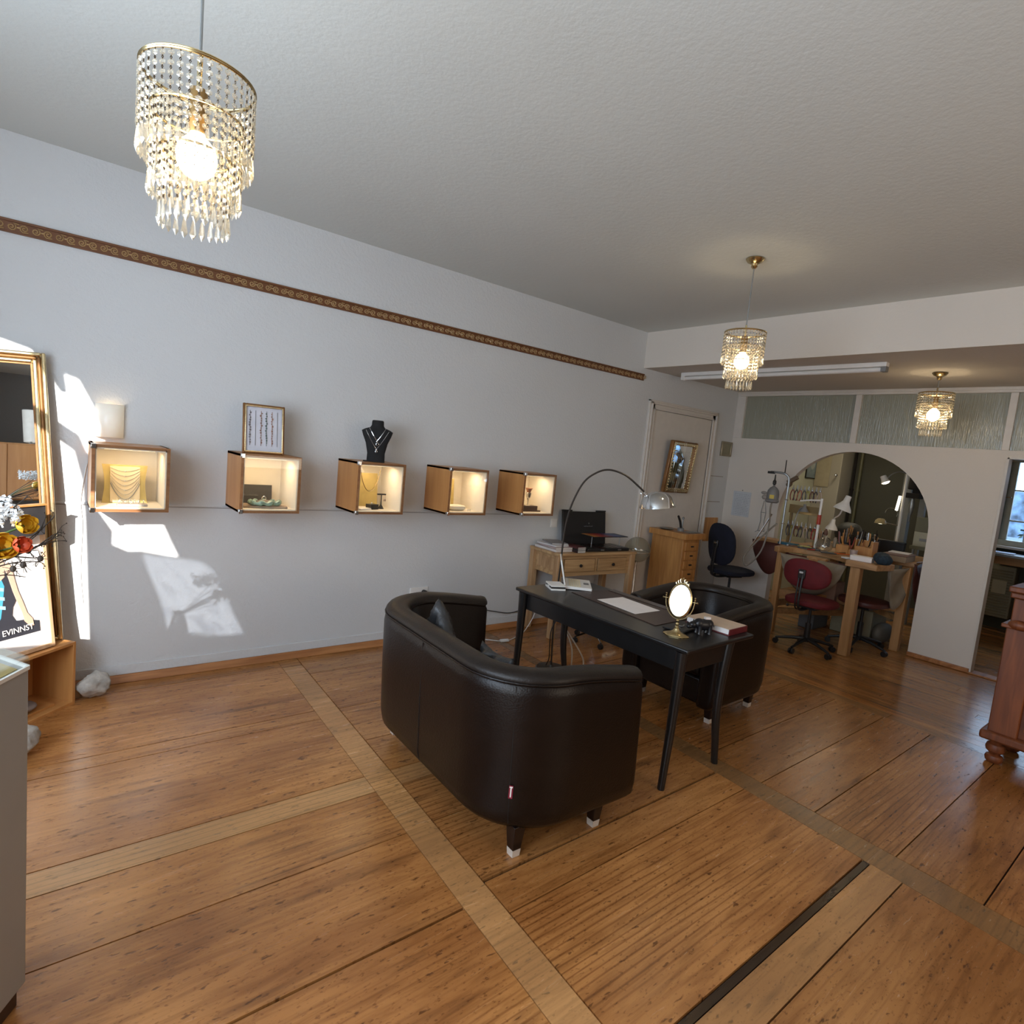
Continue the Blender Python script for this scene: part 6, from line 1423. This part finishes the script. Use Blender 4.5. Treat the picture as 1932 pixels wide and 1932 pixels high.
# seen only in the leaning mirror
t = T('rear_cabinet', 'orange wooden cabinet seen only as a reflection in the gilt floor mirror', 'cabinet', (-.75, -1.6, 0))
CW = .65
b = MB(); b.box(0, CW, -.4, 0, .08, 1.88); O('carcass', b, m_beech, t, bevel=.004)
b = MB(); b.box(.03, CW-.03, -.37, -.03, 0, .08); O('plinth', b, m_dark, t)
for k in range(2):
    b = MB(); b.box(.005+.322*k, .320+.322*k, .0, .018, .10, 1.86); O('door', b, m_beech, t, bevel=.003)

t = T('white_table_lamp', 'tall white lampshade seen as a reflection in the upper part of the gilt floor mirror', 'lamp', (-.205, -1.72, 1.88))
b = MB(); b.lathe([(.05, 0), (.05, .01), (.012, .02), (.012, .05)], n=24); O('foot', b, m_steel, t)
b = MB(); b.lathe([(.075, .03), (.095, .43)], n=32, cap=False); O('lamp_shade', b, mat('white_lampshade', (.80, .80, .78), .6, emit=(1, .97, .9), es=.25), t)
# more clutter along the workbench
rnd = random.Random(33)
kinds = ['hammer', 'file', 'scraper', 'tweezers', 'awl', 'punch']
spots_ = [(6.0, 2.86), (6.02, 2.80), (5.96, 2.66), (6.12, 2.68), (6.10, 2.52), (6.16, 2.44), (6.08, 2.20), (6.14, 2.14), (5.98, 2.17), (6.30, 2.12), (6.36, 2.20), (5.90, 2.22), (6.24, 2.76), (6.14, 2.88)]
where = ['in front of the chrome rod', 'beside the teal tin', 'behind the scalloped edge', 'below the pliers rack', 'in front of the glass flask', 'beside the orange file', 'behind the white carton', 'right of the tool block', 'behind the front corner', 'in front of the cardboard file box', 'behind the crumpled blue cloth', 'left of the white carton', 'at the foot of the white clamp pole', 'under the grey motor']
for k, (x_, y_) in enumerate(spots_):
    kd = kinds[k % 6]; t = T(kd, '%s %s lying on the workbench %s' % (['small', 'dark', 'worn', 'slim'][k % 4], kd, where[k]), 'tool', (x_, y_, BZ+.006), rnd.uniform(0, PI))
    gm = mat('clutter_grip_%d' % k, [(.22, .10, .04), (.03, .03, .03), (.30, .03, .02), (.04, .06, .12), (.35, .22, .08)][k % 5], .5)
    b = MB(); b.tube([(-.06, 0, .003), (.02, 0, .003)], [.008, .005], 7); O('handle', b, gm, t)
    b = MB()
    if kd == 'hammer': b.tube([(.03, -.025, .005), (.03, .025, .005)], .009, 8); b.tube([(.02, 0, .004), (.03, 0, .004)], .004, 6)
    else: b.tube([(.02, 0, .003), (.08, 0, .003)], [.0035, .0015], 6)
    O('head', b, m_steel, t)
for k, (x_, y_, r_, h_, c_) in enumerate(((6.40, 2.50, .035, .10, (.03, .03, .03)), (6.50, 2.42, .04, .13, (.05, .04, .035)), (6.46, 2.32, .035, .11, (.10, .06, .04)), (6.58, 2.30, .045, .15, (.03, .03, .035)), (6.75, 2.62, .05, .16, (.04, .03, .02)), (6.45, 2.78, .03, .09, (.25, .20, .12)))):
    l = ['black pot of brushes behind the tool block', 'tall dark pot of files behind the tool block', 'brown pot of gravers right behind the tool block', 'large black pot of tools at the back of the workbench', 'dark pot in front of the covered machine', 'small ochre pot beside the low white lamp'][k]
    t = T('tool_pot', l, 'pot', (x_, y_, BZ)); b = MB(); b.lathe([(r_*.9, 0), (r_, .01), (r_, h_), (r_*.9, h_), (r_*.88, .02)], n=18, cap=False); O('pot', b, mat('pot_%d' % k, c_, .5), t)
    for q in range(9):
        a = rnd.uniform(0, 2*PI); l_ = h_+rnd.uniform(.03, .11); d_ = rnd.uniform(.2, .7)
        b = MB(); b.tube([(0, 0, .01), (r_*d_*math.cos(a), r_*d_*math.sin(a), h_), (r_*1.3*d_*math.cos(a), r_*1.3*d_*math.sin(a), l_)], [.003, .003, rnd.choice([.003, .006, .009])], 6); O('tool', b, [m_dark, m_steel, m_cabw][q % 3], t)
